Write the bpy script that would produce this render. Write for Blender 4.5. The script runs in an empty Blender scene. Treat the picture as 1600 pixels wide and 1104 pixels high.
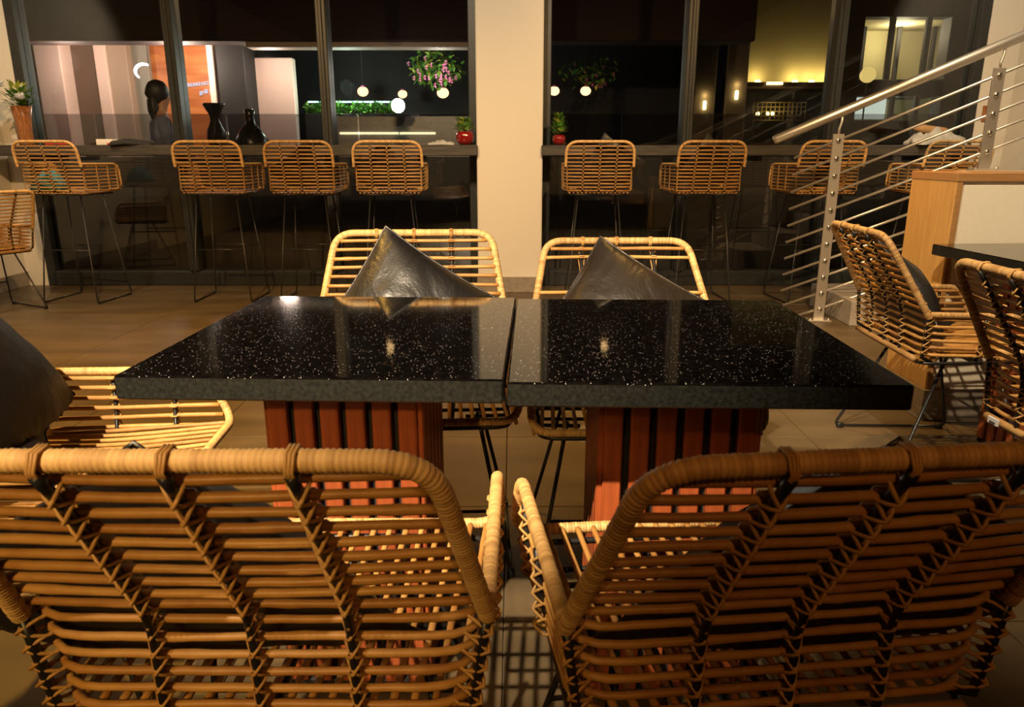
import bpy, math, random
from mathutils import Vector, Matrix, noise
random.seed(7)
S = bpy.context.scene
C = S.collection
PI = math.pi
R = math.radians

# ------------------------------------------------------------------ camera
CAM_H, PITCH, FPX = 1.10, R(15.3), 1155.0
cd = bpy.data.cameras.new('camera')
cd.sensor_width = 36.0
cd.lens = 36.0 * FPX / 1600.0
cd.clip_start = 0.02
cam = bpy.data.objects.new('camera', cd)
C.objects.link(cam)
cam.location = (0, 0, CAM_H)
cam.rotation_euler = (PI / 2 - PITCH, 0, 0)
S.camera = cam
cd.dof.use_dof = True
cd.dof.focus_distance = 2.3
cd.dof.aperture_fstop = 11.0

# ------------------------------------------------------------------ world, lights, exposure
w = bpy.data.worlds.new('night')
S.world = w
w.use_nodes = True
w.node_tree.nodes['Background'].inputs[0].default_value = (0.010, 0.009, 0.012, 1)
w.node_tree.nodes['Background'].inputs[1].default_value = 0.05
S.view_settings.view_transform = 'Standard'
S.view_settings.look = 'None'
S.view_settings.exposure = 0.0
S.view_settings.gamma = 1.0
S.view_settings.use_curve_mapping = False

def spot(name, loc, aim, power, color, angle, blend, radius):
    l = bpy.data.lights.new(name, 'SPOT')
    l.energy = power; l.color = color
    l.spot_size = R(angle); l.spot_blend = blend; l.shadow_soft_size = radius
    o = bpy.data.objects.new(name, l); C.objects.link(o)
    o.location = loc
    d = Vector(aim) - Vector(loc)
    o.rotation_euler = d.to_track_quat('-Z', 'Y').to_euler()
    return o

def point(name, loc, power, color, radius=0.05):
    l = bpy.data.lights.new(name, 'POINT')
    l.energy = power; l.color = color; l.shadow_soft_size = radius
    o = bpy.data.objects.new(name, l); C.objects.link(o)
    o.location = loc
    return o

WARM = (1.0, 0.60, 0.25)
CREAM = (1.0, 0.79, 0.53)
AMBER = (1.0, 0.48, 0.15)
spot('key_spot', (-1.00, -0.75, 2.90), (-0.12, 2.10, 0.55), 1560, CREAM, 37, 0.6, 0.028)
spot('column_spot', (-0.2, 2.9, 3.05), (-0.05, 6.2, 1.25), 262, CREAM, 60, 0.8, 0.04)
spot('stool_spot_left', (-1.7, 2.6, 3.05), (-2.1, 5.6, 0.8), 480, WARM, 80, 0.8, 0.05)
spot('stool_spot_right', (1.3, 2.5, 3.05), (1.6, 5.5, 0.8), 470, WARM, 80, 0.8, 0.05)
spot('right_spot', (0.1, 0.7, 3.0), (1.95, 2.6, 0.7), 520, CREAM, 62, 0.8, 0.04)
spot('near_spot', (-0.75, -0.55, 3.0), (-0.45, 0.75, 0.7), 14, AMBER, 50, 0.9, 0.06)
spot('near_fill_right', (0.45, -1.5, 2.3), (0.55, 0.65, 0.7), 36, (1.0, 0.42, 0.11), 50, 0.9, 0.06)  # added fill to lift the shaded back of the right foreground chair
spot('near_fill_rear', (-0.95, -1.7, 1.95), (-0.62, 0.6, 0.65), 200, (1.0, 0.60, 0.19), 32, 1.0, 0.06)  # added fill behind the camera for the left foreground chair's back
spot('half_wall_fill', (2.3, 1.2, 3.05), (2.2, 2.96, 0.75), 110, CREAM, 50, 0.8, 0.05)  # added wash to brighten the front of the half wall
spot('floor_fill_left', (-1.9, 2.9, 3.1), (-1.9, 3.1, 0.0), 720, (1.0, 0.52, 0.09), 95, 0.9, 0.05)  # added to brighten the floor left of the tables
spot('floor_fill_right', (1.0, 3.4, 3.1), (1.0, 3.6, 0.0), 300, (1.0, 0.54, 0.13), 80, 0.9, 0.05)  # added to brighten the floor on the right
spot('wall_left_spot', (-2.9, 4.3, 3.05), (-4.1, 5.6, 0.9), 150, CREAM, 90, 0.7, 0.05)
spot('wall_right_spot', (2.4, 3.9, 3.05), (4.0, 5.8, 1.3), 200, CREAM, 80, 0.7, 0.04)

# ------------------------------------------------------------------ materials
MATS = {}
def new_mat(name):
    m = bpy.data.materials.new(name); m.use_nodes = True
    nt = m.node_tree; b = nt.nodes['Principled BSDF']
    MATS[name] = m
    return m, nt, b

def simple(name, col, rough=0.5, metal=0.0, spec=0.5, bump=0.0, bscale=200, var=0.0, coat=0.0):
    m, nt, b = new_mat(name)
    b.inputs['Roughness'].default_value = rough
    b.inputs['Metallic'].default_value = metal
    b.inputs['Specular IOR Level'].default_value = spec
    b.inputs['Coat Weight'].default_value = coat
    b.inputs['Base Color'].default_value = (*col, 1)
    if var or bump:
        tc = nt.nodes.new('ShaderNodeTexCoord')
        n = nt.nodes.new('ShaderNodeTexNoise')
        n.inputs['Scale'].default_value = bscale; n.inputs['Detail'].default_value = 4
        nt.links.new(tc.outputs['Object'], n.inputs['Vector'])
        if var:
            r = nt.nodes.new('ShaderNodeValToRGB')
            r.color_ramp.elements[0].position = 0.3; r.color_ramp.elements[1].position = 0.7
            r.color_ramp.elements[0].color = (*[c * (1 - var) for c in col], 1)
            r.color_ramp.elements[1].color = (*[min(1, c * (1 + var)) for c in col], 1)
            nt.links.new(n.outputs['Fac'], r.inputs['Fac'])
            nt.links.new(r.outputs['Color'], b.inputs['Base Color'])
        if bump:
            bp = nt.nodes.new('ShaderNodeBump')
            bp.inputs['Strength'].default_value = bump; bp.inputs['Distance'].default_value = 0.002
            nt.links.new(n.outputs['Fac'], bp.inputs['Height'])
            nt.links.new(bp.outputs['Normal'], b.inputs['Normal'])
    return m

def emis(name, col, strength):
    m, nt, b = new_mat(name)
    b.inputs['Base Color'].default_value = (0, 0, 0, 1)
    b.inputs['Emission Color'].default_value = (*col, 1)
    b.inputs['Emission Strength'].default_value = strength
    return m

def rattan(name, c0, c1, rough):
    m, nt, b = new_mat(name)
    b.inputs['Roughness'].default_value = rough
    b.inputs['Specular IOR Level'].default_value = 0.4
    tc = nt.nodes.new('ShaderNodeTexCoord')
    oi = nt.nodes.new('ShaderNodeObjectInfo')
    n = nt.nodes.new('ShaderNodeTexNoise'); n.inputs['Scale'].default_value = 38; n.inputs['Detail'].default_value = 5
    at = nt.nodes.new('ShaderNodeAttribute'); at.attribute_name = 'tone'
    a1 = nt.nodes.new('ShaderNodeMath'); a1.operation = 'MULTIPLY_ADD'
    a1.inputs[1].default_value = 0.55; 
    a2 = nt.nodes.new('ShaderNodeMath'); a2.operation = 'MULTIPLY_ADD'
    a2.inputs[1].default_value = 0.35
    r = nt.nodes.new('ShaderNodeValToRGB')
    r.color_ramp.elements[0].position = 0.15; r.color_ramp.elements[1].position = 0.95
    r.color_ramp.elements[0].color = (*c0, 1); r.color_ramp.elements[1].color = (*c1, 1)
    nt.links.new(tc.outputs['Object'], n.inputs['Vector'])
    nt.links.new(oi.outputs['Random'], a2.inputs[0]); a2.inputs[2].default_value = 0.0
    nt.links.new(n.outputs['Fac'], a1.inputs[0]); nt.links.new(a2.outputs[0], a1.inputs[2])
    a3 = nt.nodes.new('ShaderNodeMath'); a3.operation = 'MULTIPLY_ADD'
    a3.inputs[1].default_value = 0.60
    nt.links.new(at.outputs['Fac'], a3.inputs[0]); nt.links.new(a1.outputs[0], a3.inputs[2])
    nt.links.new(a3.outputs[0], r.inputs['Fac'])
    nt.links.new(r.outputs['Color'], b.inputs['Base Color'])
    n2 = nt.nodes.new('ShaderNodeTexNoise'); n2.inputs['Scale'].default_value = 420; n2.inputs['Detail'].default_value = 3
    nt.links.new(tc.outputs['Object'], n2.inputs['Vector'])
    bp = nt.nodes.new('ShaderNodeBump'); bp.inputs['Strength'].default_value = 0.25; bp.inputs['Distance'].default_value = 0.001
    nt.links.new(n2.outputs['Fac'], bp.inputs['Height']); nt.links.new(bp.outputs['Normal'], b.inputs['Normal'])
    return m

def wood(name, c0, c1, rough, axis=2, scale=6.0, stretch=14.0, coat=0.0):
    m, nt, b = new_mat(name)
    b.inputs['Roughness'].default_value = rough
    b.inputs['Coat Weight'].default_value = coat
    tc = nt.nodes.new('ShaderNodeTexCoord'); mp = nt.nodes.new('ShaderNodeMapping')
    sc = [scale * stretch] * 3; sc[axis] = scale
    mp.inputs['Scale'].default_value = sc
    n = nt.nodes.new('ShaderNodeTexNoise'); n.inputs['Scale'].default_value = 1.0; n.inputs['Detail'].default_value = 6
    n.inputs['Distortion'].default_value = 0.6
    r = nt.nodes.new('ShaderNodeValToRGB')
    r.color_ramp.elements[0].position = 0.28; r.color_ramp.elements[1].position = 0.72
    r.color_ramp.elements[0].color = (*c0, 1); r.color_ramp.elements[1].color = (*c1, 1)
    nt.links.new(tc.outputs['Object'], mp.inputs['Vector']); nt.links.new(mp.outputs[0], n.inputs['Vector'])
    nt.links.new(n.outputs['Fac'], r.inputs['Fac']); nt.links.new(r.outputs['Color'], b.inputs['Base Color'])
    return m

def glass(name, tint, ior=1.5, mixmax=1.0):
    m, nt, b = new_mat(name)
    nt.nodes.remove(b)
    out = nt.nodes['Material Output']
    tr = nt.nodes.new('ShaderNodeBsdfTransparent'); tr.inputs[0].default_value = (*tint, 1)
    gl = nt.nodes.new('ShaderNodeBsdfGlossy'); gl.inputs['Roughness'].default_value = 0.0
    gl.inputs['Color'].default_value = (mixmax, mixmax, mixmax, 1)
    fr = nt.nodes.new('ShaderNodeFresnel'); fr.inputs['IOR'].default_value = ior
    mx = nt.nodes.new('ShaderNodeMixShader')
    nt.links.new(fr.outputs[0], mx.inputs[0]); nt.links.new(tr.outputs[0], mx.inputs[1]); nt.links.new(gl.outputs[0], mx.inputs[2])
    nt.links.new(mx.outputs[0], out.inputs['Surface'])
    return m

rattan('rattan', (0.30, 0.125, 0.028), (0.66, 0.38, 0.115), 0.42)
rattan('rattan_wrap', (0.30, 0.145, 0.045), (0.70, 0.44, 0.17), 0.5)
rattan('rattan_strand', (0.34, 0.16, 0.04), (0.68, 0.42, 0.14), 0.5)
simple('black_metal', (0.012, 0.011, 0.011), 0.38, 0.0, 0.5)
simple('steel', (0.70, 0.66, 0.60), 0.38, 0.92, bump=0.08, bscale=300)
simple('bolt_steel', (0.55, 0.53, 0.5), 0.2, 1.0)
wood('table_slat', (0.20, 0.042, 0.012), (0.36, 0.085, 0.022), 0.45, 2, 5, 16)
simple('slat_core', (0.010, 0.008, 0.008), 0.8)
simple('frame_metal', (0.020, 0.022, 0.021), 0.45, 0.0, 0.5, var=0.25, bscale=30)
simple('wall_paint', (0.66, 0.615, 0.535), 0.75, bump=0.15, bscale=160, var=0.03)
simple('ceiling_paint', (0.06, 0.045, 0.035), 0.9)
simple('rear_paint', (0.05, 0.032, 0.022), 0.9)
simple('skirting', (0.24, 0.20, 0.155), 0.35, var=0.2, bscale=20)
wood('counter_wood', (0.020, 0.018, 0.016), (0.075, 0.066, 0.056), 0.55, 0, 4, 10)
wood('oak', (0.50, 0.27, 0.075), (0.68, 0.40, 0.13), 0.4, 2, 7, 18, 0.2)
wood('oak_trim', (0.32, 0.15, 0.05), (0.42, 0.22, 0.075), 0.4, 0, 7, 18, 0.2)
simple('panel_white', (0.76, 0.66, 0.50), 0.55, var=0.02, bscale=40)
simple('step_stone', (0.30, 0.27, 0.24), 0.6, var=0.15, bscale=12)
simple('mortar', (0.09, 0.07, 0.05), 0.9)
simple('ceramic_red', (0.20, 0.006, 0.006), 0.08, coat=1.0)
simple('leaf_green', (0.10, 0.26, 0.035), 0.5, var=0.4, bscale=60)
simple('leaf_lime', (0.32, 0.38, 0.05), 0.5, var=0.3, bscale=60)
simple('petal_white', (0.75, 0.76, 0.78), 0.6)
simple('petal_pink', (0.55, 0.16, 0.30), 0.6)
simple('cloth_dark', (0.016, 0.015, 0.016), 0.8, var=0.3, bscale=40)
simple('cloth_teal', (0.05, 0.28, 0.36), 0.8)
simple('cloth_grey', (0.42, 0.42, 0.40), 0.8, var=0.2, bscale=20)
simple('paper_white', (0.78, 0.75, 0.70), 0.7)
simple('paper_brown', (0.38, 0.22, 0.10), 0.8)
simple('book_red', (0.42, 0.03, 0.025), 0.6)
simple('tag_grey', (0.60, 0.60, 0.60), 0.5)
simple('tag_ink', (0.04, 0.04, 0.04), 0.6)
wood('vase_wood', (0.16, 0.05, 0.018), (0.42, 0.17, 0.05), 0.4, 2, 20, 3)
glass('window_glass', (0.95, 0.96, 0.95), 1.5)
glass('tinted_glass', (0.66, 0.65, 0.66), 1.35)
# outside
simple('terrace', (0.03, 0.025, 0.022), 0.7)
simple('canopy_brown', (0.022, 0.007, 0.006), 0.8)
simple('outside_cream', (0.66, 0.50, 0.42), 0.7)
simple('outside_beige', (0.34, 0.25, 0.18), 0.7)
simple('outside_brown', (0.10, 0.050, 0.028), 0.7)
simple('outside_dark', (0.007, 0.005, 0.005), 0.7)
simple('outside_grey', (0.26, 0.25, 0.21), 0.6)
simple('outside_purple', (0.055, 0.040, 0.055), 0.7)
wood('outside_wood', (0.30, 0.075, 0.018), (0.62, 0.24, 0.07), 0.4, 0, 1.6, 7)
simple('stainless', (0.40, 0.40, 0.39), 0.35, 0.7, bump=0.3, bscale=25, var=0.15)
simple('urn_black', (0.012, 0.011, 0.011), 0.25)
simple('hair_dark', (0.008, 0.006, 0.005), 0.55)
simple('skin', (0.42, 0.22, 0.14), 0.5)
simple('shirt_blue', (0.16, 0.20, 0.34), 0.8, var=0.6, bscale=9)
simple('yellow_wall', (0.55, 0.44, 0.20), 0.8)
simple('window_interior', (0.58, 0.50, 0.28), 0.8)
simple('lattice', (0.30, 0.21, 0.07), 0.5)
emis('glow_white', (1.0, 0.97, 0.92), 55)
emis('glow_cyan', (0.50, 0.95, 0.88), 7)
emis('glow_strip', (1.0, 0.86, 0.48), 3.2)
emis('glow_gold', (1.0, 0.72, 0.22), 0.8)
emis('glow_orange', (1.0, 0.52, 0.26), 3.0)
emis('glow_yellow', (1.0, 0.80, 0.32), 6.0)
emis('glow_sign', (0.80, 0.78, 1.0), 1.0)
emis('glow_ring', (1.0, 0.92, 0.96), 4.0)
emis('glow_panel', (0.75, 0.85, 0.72), 0.75)

def floor_mat():
    m, nt, b = new_mat('floor_tile')
    tc = nt.nodes.new('ShaderNodeTexCoord'); ge = nt.nodes.new('ShaderNodeNewGeometry')
    n = nt.nodes.new('ShaderNodeTexNoise'); n.inputs['Scale'].default_value = 2.2; n.inputs['Detail'].default_value = 8
    mp = nt.nodes.new('ShaderNodeMapping'); mp.inputs['Scale'].default_value = (0.8, 2.6, 1)
    nt.links.new(ge.outputs['Position'], mp.inputs['Vector']); nt.links.new(mp.outputs[0], n.inputs['Vector'])
    r = nt.nodes.new('ShaderNodeValToRGB')
    r.color_ramp.elements[0].position = 0.3; r.color_ramp.elements[1].position = 0.72
    r.color_ramp.elements[0].color = (0.060, 0.041, 0.020, 1); r.color_ramp.elements[1].color = (0.118, 0.085, 0.047, 1)
    nt.links.new(n.outputs['Fac'], r.inputs['Fac']); nt.links.new(r.outputs['Color'], b.inputs['Base Color'])
    b.inputs['Roughness'].default_value = 0.42
    n2 = nt.nodes.new('ShaderNodeTexNoise'); n2.inputs['Scale'].default_value = 90; n2.inputs['Detail'].default_value = 3
    nt.links.new(ge.outputs['Position'], n2.inputs['Vector'])
    bp = nt.nodes.new('ShaderNodeBump'); bp.inputs['Strength'].default_value = 0.15; bp.inputs['Distance'].default_value = 0.002
    nt.links.new(n2.outputs['Fac'], bp.inputs['Height']); nt.links.new(bp.outputs['Normal'], b.inputs['Normal'])
floor_mat()

def granite_mat():
    m, nt, b = new_mat('granite')
    tc = nt.nodes.new('ShaderNodeTexCoord')
    v = nt.nodes.new('ShaderNodeTexVoronoi'); v.inputs['Scale'].default_value = 330
    nt.links.new(tc.outputs['Object'], v.inputs['Vector'])
    lt = nt.nodes.new('ShaderNodeMath'); lt.operation = 'LESS_THAN'; lt.inputs[1].default_value = 0.26
    nt.links.new(v.outputs['Distance'], lt.inputs[0])
    sp = nt.nodes.new('ShaderNodeSeparateColor'); nt.links.new(v.outputs['Color'], sp.inputs[0])
    gt = nt.nodes.new('ShaderNodeMath'); gt.operation = 'GREATER_THAN'; gt.inputs[1].default_value = 0.90
    nt.links.new(sp.outputs[0], gt.inputs[0])
    mu = nt.nodes.new('ShaderNodeMath'); mu.operation = 'MULTIPLY'
    nt.links.new(lt.outputs[0], mu.inputs[0]); nt.links.new(gt.outputs[0], mu.inputs[1])
    n = nt.nodes.new('ShaderNodeTexNoise'); n.inputs['Scale'].default_value = 60; n.inputs['Detail'].default_value = 5
    nt.links.new(tc.outputs['Object'], n.inputs['Vector'])
    r = nt.nodes.new('ShaderNodeValToRGB')
    r.color_ramp.elements[0].position = 0.35; r.color_ramp.elements[1].position = 0.8
    r.color_ramp.elements[0].color = (0.0012, 0.0009, 0.0009, 1); r.color_ramp.elements[1].color = (0.0055, 0.0045, 0.004, 1)
    nt.links.new(n.outputs['Fac'], r.inputs['Fac'])
    mx = nt.nodes.new('ShaderNodeMixRGB'); mx.inputs[2].default_value = (0.50, 0.45, 0.42, 1)
    nt.links.new(mu.outputs[0], mx.inputs[0]); nt.links.new(r.outputs['Color'], mx.inputs[1])
    nt.links.new(mx.outputs[0], b.inputs['Base Color'])
    b.inputs['Roughness'].default_value = 0.06
    b.inputs['IOR'].default_value = 1.55
granite_mat()

def granite_edge():
    m, nt, b = new_mat('granite_edge')
    tc = nt.nodes.new('ShaderNodeTexCoord')
    n = nt.nodes.new('ShaderNodeTexNoise'); n.inputs['Scale'].default_value = 140; n.inputs['Detail'].default_value = 6
    nt.links.new(tc.outputs['Object'], n.inputs['Vector'])
    r = nt.nodes.new('ShaderNodeValToRGB')
    r.color_ramp.elements[0].position = 0.35; r.color_ramp.elements[1].position = 0.75
    r.color_ramp.elements[0].color = (0.002, 0.0023, 0.0018, 1); r.color_ramp.elements[1].color = (0.014, 0.0148, 0.0115, 1)
    nt.links.new(n.outputs['Fac'], r.inputs['Fac']); nt.links.new(r.outputs['Color'], b.inputs['Base Color'])
    b.inputs['Roughness'].default_value = 0.45
granite_edge()

def leather(name, base, rough):
    m, nt, b = new_mat(name)
    tc = nt.nodes.new('ShaderNodeTexCoord')
    n = nt.nodes.new('ShaderNodeTexNoise'); n.inputs['Scale'].default_value = 6; n.inputs['Detail'].default_value = 5; n.inputs['Distortion'].default_value = 0.8
    mp = nt.nodes.new('ShaderNodeMapping'); mp.inputs['Scale'].default_value = (1.4, 1.0, 0.8)
    nt.links.new(tc.outputs['Object'], mp.inputs['Vector']); nt.links.new(mp.outputs[0], n.inputs['Vector'])
    v = nt.nodes.new('ShaderNodeTexVoronoi'); v.inputs['Scale'].default_value = 170
    nt.links.new(tc.outputs['Object'], v.inputs['Vector'])
    b1 = nt.nodes.new('ShaderNodeBump'); b1.inputs['Strength'].default_value = 0.5; b1.inputs['Distance'].default_value = 0.02
    b2 = nt.nodes.new('ShaderNodeBump'); b2.inputs['Strength'].default_value = 0.15; b2.inputs['Distance'].default_value = 0.002
    nt.links.new(n.outputs['Fac'], b1.inputs['Height']); nt.links.new(v.outputs['Distance'], b2.inputs['Height'])
    nt.links.new(b1.outputs[0], b2.inputs['Normal']); nt.links.new(b2.outputs[0], b.inputs['Normal'])
    r = nt.nodes.new('ShaderNodeValToRGB')
    r.color_ramp.elements[0].color = (*[c * 0.6 for c in base], 1); r.color_ramp.elements[1].color = (*[c * 1.7 for c in base], 1)
    nt.links.new(n.outputs['Fac'], r.inputs['Fac']); nt.links.new(r.outputs['Color'], b.inputs['Base Color'])
    b.inputs['Roughness'].default_value = rough
    b.inputs['Specular IOR Level'].default_value = 1.0 if rough < 0.6 else 0.3
leather('leather_black', (0.006, 0.005, 0.005), 0.42)
leather('leather_matte', (0.007, 0.004, 0.003), 0.62)  # shadow on the left cushion put into a darker, duller leather
leather('leather_brown', (0.013, 0.008, 0.005), 0.42)

# ------------------------------------------------------------------ mesh helpers
class MB:
    def __init__(s):
        s.v = []; s.f = []; s.t = []; s.hastone = False; s.fm = {}
    def _add(s, vs, fs, tone=None, mi=None):
        o = len(s.v)
        s.v += [tuple(p) for p in vs]
        if mi is not None:
            for k in range(len(fs)): s.fm[len(s.f) + k] = mi
        s.f += [tuple(i + o for i in f) for f in fs]
        if tone is None: s.t += [0.5] * len(vs)
        else: s.t += tone; s.hastone = True
        return s
    def box(s, a, b, M=None, mi=None):
        (x0, y0, z0), (x1, y1, z1) = a, b
        vs = [Vector(p) for p in ((x0,y0,z0),(x1,y0,z0),(x1,y1,z0),(x0,y1,z0),(x0,y0,z1),(x1,y0,z1),(x1,y1,z1),(x0,y1,z1))]
        if M: vs = [M @ p for p in vs]
        return s._add(vs, [(0,3,2,1),(4,5,6,7),(0,1,5,4),(1,2,6,5),(2,3,7,6),(3,0,4,7)], mi=mi)
    def bbox(s, a, b, r=0.004, M=None, mi=None):
        # box with all edges chamfered
        (x0, y0, z0), (x1, y1, z1) = a, b
        c = [(x0+x1)/2, (y0+y1)/2, (z0+z1)/2]; h = [(x1-x0)/2, (y1-y0)/2, (z1-z0)/2]
        vs = []; idx = {}
        for sx in (-1, 1):
            for sy in (-1, 1):
                for sz in (-1, 1):
                    for ax in range(3):
                        p = [sx*h[0], sy*h[1], sz*h[2]]
                        sg = (sx, sy, sz)
                        for k in range(3):
                            if k != ax: p[k] -= sg[k]*r
                        idx[(sx, sy, sz, ax)] = len(vs)
                        q = Vector((p[0]+c[0], p[1]+c[1], p[2]+c[2]))
                        vs.append(M @ q if M else q)
        fs = []
        def quad(l): fs.append(tuple(l))
        for ax in range(3):
            o1, o2 = (ax+1) % 3, (ax+2) % 3
            for sg in (-1, 1):
                q = []
                for (a1, a2) in ((-1,-1),(1,-1),(1,1),(-1,1)):
                    k = [0,0,0]; k[ax] = sg; k[o1] = a1; k[o2] = a2
                    q.append(idx[(k[0],k[1],k[2],ax)])
                quad(q if sg > 0 else q[::-1])
            # edges parallel to ax
            for s1 in (-1, 1):
                for s2 in (-1, 1):
                    k = [0,0,0]; k[o1] = s1; k[o2] = s2
                    k[ax] = -1; a_ = idx[(*k, o1)]; b_ = idx[(*k, o2)]
                    k[ax] = 1; c_ = idx[(*k, o2)]; d_ = idx[(*k, o1)]
                    quad((a_, b_, c_, d_) if s1*s2 > 0 else (d_, c_, b_, a_))
        for sx in (-1, 1):
            for sy in (-1, 1):
                for sz in (-1, 1):
                    t = (idx[(sx,sy,sz,0)], idx[(sx,sy,sz,1)], idx[(sx,sy,sz,2)])
                    fs.append(t if sx*sy*sz > 0 else t[::-1])
        return s._add(vs, fs, mi=mi)
    def tube(s, pts, rad, n=8, caps=True, closed=False, tone=None, flat=None):
        pts = [Vector(p) for p in pts]
        m = len(pts)
        rads = rad if isinstance(rad, (list, tuple)) else [rad] * m
        tan = []
        for i in range(m):
            if closed: d = pts[(i+1) % m] - pts[i-1]
            else: d = pts[min(i+1, m-1)] - pts[max(i-1, 0)]
            if d.length < 1e-9: d = Vector((0,0,1))
            tan.append(d.normalized())
        ref = Vector((0, 0, 1)) if abs(tan[0].z) < 0.9 else Vector((0, 1, 0))
        u = (ref - tan[0] * ref.dot(tan[0])).normalized()
        vs = []; ts = []
        for i in range(m):
            u = u - tan[i] * u.dot(tan[i])
            if u.length < 1e-6: u = tan[i].orthogonal()
            u.normalize()
            v = tan[i].cross(u)
            for k in range(n):
                a = 2 * PI * k / n
                vs.append(pts[i] + u * (math.cos(a) * rads[i]) + v * (math.sin(a) * rads[i] * (flat or 1)))
                ts.append(tone[i] if tone else 0.5)
        fs = []
        for i in range(m if closed else m - 1):
            j = (i + 1) % m
            for k in range(n):
                l = (k + 1) % n
                fs.append((i*n+k, i*n+l, j*n+l, j*n+k))
        if caps and not closed:
            fs.append(tuple(range(n))[::-1]); fs.append(tuple((m-1)*n + k for k in range(n)))
        return s._add(vs, fs, ts if tone else None)
    def lathe(s, prof, n=16, M=None):
        vs = []; fs = []
        for r, z in prof:
            for k in range(n):
                a = 2*PI*k/n
                p = Vector((r*math.cos(a), r*math.sin(a), z)); vs.append(M @ p if M else p)
        for i in range(len(prof)-1):
            for k in range(n):
                l = (k+1) % n
                fs.append((i*n+k, i*n+l, (i+1)*n+l, (i+1)*n+k))
        fs.append(tuple(range(n))[::-1]); fs.append(tuple((len(prof)-1)*n+k for k in range(n)))
        return s._add(vs, fs)
    def ball(s, c, r, n=10, sc=(1,1,1), jit=0.0):
        vs = []; fs = []
        m = n // 2 + 1
        for i in range(m + 1):
            th = PI * i / m
            for k in range(n):
                a = 2*PI*k/n
                d = Vector((math.sin(th)*math.cos(a), math.sin(th)*math.sin(a), math.cos(th)))
                rr = r * (1 + jit * noise.noise(d * 2.3 + Vector(c) * 7))
                vs.append((c[0]+d.x*rr*sc[0], c[1]+d.y*rr*sc[1], c[2]+d.z*rr*sc[2]))
        for i in range(m):
            for k in range(n):
                l = (k+1) % n
                fs.append((i*n+k, (i+1)*n+k, (i+1)*n+l, i*n+l))
        return s._add(vs, fs)
    def leaf(s, c, d, L, W, up=(0,0,1)):
        d = Vector(d).normalized(); sd = d.cross(Vector(up))
        if sd.length < 1e-3: sd = Vector((1,0,0))
        sd.normalize(); nn = sd.cross(d)
        c = Vector(c)
        vs = [c, c + d*L*0.45 + sd*W*0.5 + nn*L*0.06, c + d*L - nn*L*0.08, c + d*L*0.45 - sd*W*0.5 + nn*L*0.06, c + d*L*0.5 + nn*L*0.02]
        return s._add(vs, [(0,1,4),(1,2,4),(2,3,4),(3,0,4)])
    def mesh(s, name, smooth=True):
        me = bpy.data.meshes.new(name)
        me.from_pydata(s.v, [], s.f)
        if smooth: me.polygons.foreach_set('use_smooth', [True] * len(s.f))
        if s.hastone:
            a = me.attributes.new('tone', 'FLOAT', 'POINT'); a.data.foreach_set('value', s.t)
        if s.fm:
            l = [s.fm.get(i, 0) for i in range(len(s.f))]
            me.polygons.foreach_set('material_index', l)
        me.update()
        return me
    def build(s, name, mat, parent=None, smooth=True, mats=None):
        me = s.mesh(name, smooth)
        for mm in (mats or [mat]): me.materials.append(MATS[mm])
        o = bpy.data.objects.new(name, me); C.objects.link(o)
        if parent: o.parent = parent
        return o

def tag(o, label=None, cat=None, group=None, kind=None):
    if label: o['label'] = label
    if cat: o['category'] = cat
    if group: o['group'] = group
    if kind: o['kind'] = kind
    return o
def empty(name, loc=(0,0,0), rz=0.0):
    o = bpy.data.objects.new(name, None); C.objects.link(o)
    o.empty_display_size = 0.1
    o.location = loc; o.rotation_euler = (0, 0, rz)
    return o
def copy_tree(o, parent=None):
    c = o.copy(); C.objects.link(c); c.parent = parent
    for ch in list(o.children): copy_tree(ch, c)
    return c
def linkmesh(name, me, parent=None, loc=(0,0,0), rot=(0,0,0)):
    o = bpy.data.objects.new(name, me); C.objects.link(o)
    if parent: o.parent = parent
    o.location = loc; o.rotation_euler = rot
    return o

def fillet(pts, rs, n=6):
    """polyline with rounded inner corners"""
    pts = [Vector(p) for p in pts]
    out = [pts[0]]
    for i in range(1, len(pts)-1):
        a, b, c = pts[i-1], pts[i], pts[i+1]
        r = rs[i-1] if isinstance(rs, (list, tuple)) else rs
        d1 = (a-b); d2 = (c-b)
        r = min(r, d1.length*0.49, d2.length*0.49)
        if r < 1e-5: out.append(b); continue
        p, q = b + d1.normalized()*r, b + d2.normalized()*r
        for k in range(n+1):
            t = k/n
            out.append(p*(1-t)**2 + b*2*t*(1-t) + q*t*t)
    out.append(pts[-1])
    return out
def resample(pts, step):
    pts = [Vector(p) for p in pts]
    L = [0]
    for i in range(1, len(pts)): L.append(L[-1] + (pts[i]-pts[i-1]).length)
    n = max(2, int(round(L[-1]/step)) + 1)
    out = []; j = 0
    for k in range(n):
        d = L[-1]*k/(n-1)
        while j < len(pts)-2 and L[j+1] < d: j += 1
        seg = L[j+1]-L[j]
        t = (d-L[j])/seg if seg > 1e-9 else 0
        out.append(pts[j].lerp(pts[j+1], min(max(t,0),1)))
    return out

def wrapped(pts, r, pitch=0.0075, n=10, bump=0.085, sub=4, tonevar=True):
    """tube bound with rattan peel: a ridge for every turn of the binding"""
    p = resample(pts, pitch/sub)
    rads = []; tones = []
    rnd = random.Random(len(p))
    tv = [rnd.random() for _ in range(len(p)//sub + 2)]
    jv = [rnd.uniform(-0.05, 0.05) for _ in range(len(p)//sub + 2)]
    for i in range(len(p)):
        ph = (i % sub)/sub; k = i//sub
        rads.append(r*(1 + jv[k]*0.5 + bump*(math.sin(PI*ph) - 0.6)))
        tones.append(tv[k]*0.9 if ph > 0.01 else tv[k]*0.4)
    mb = MB(); mb.tube(p, rads, n, tone=tones)
    return mb

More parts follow.
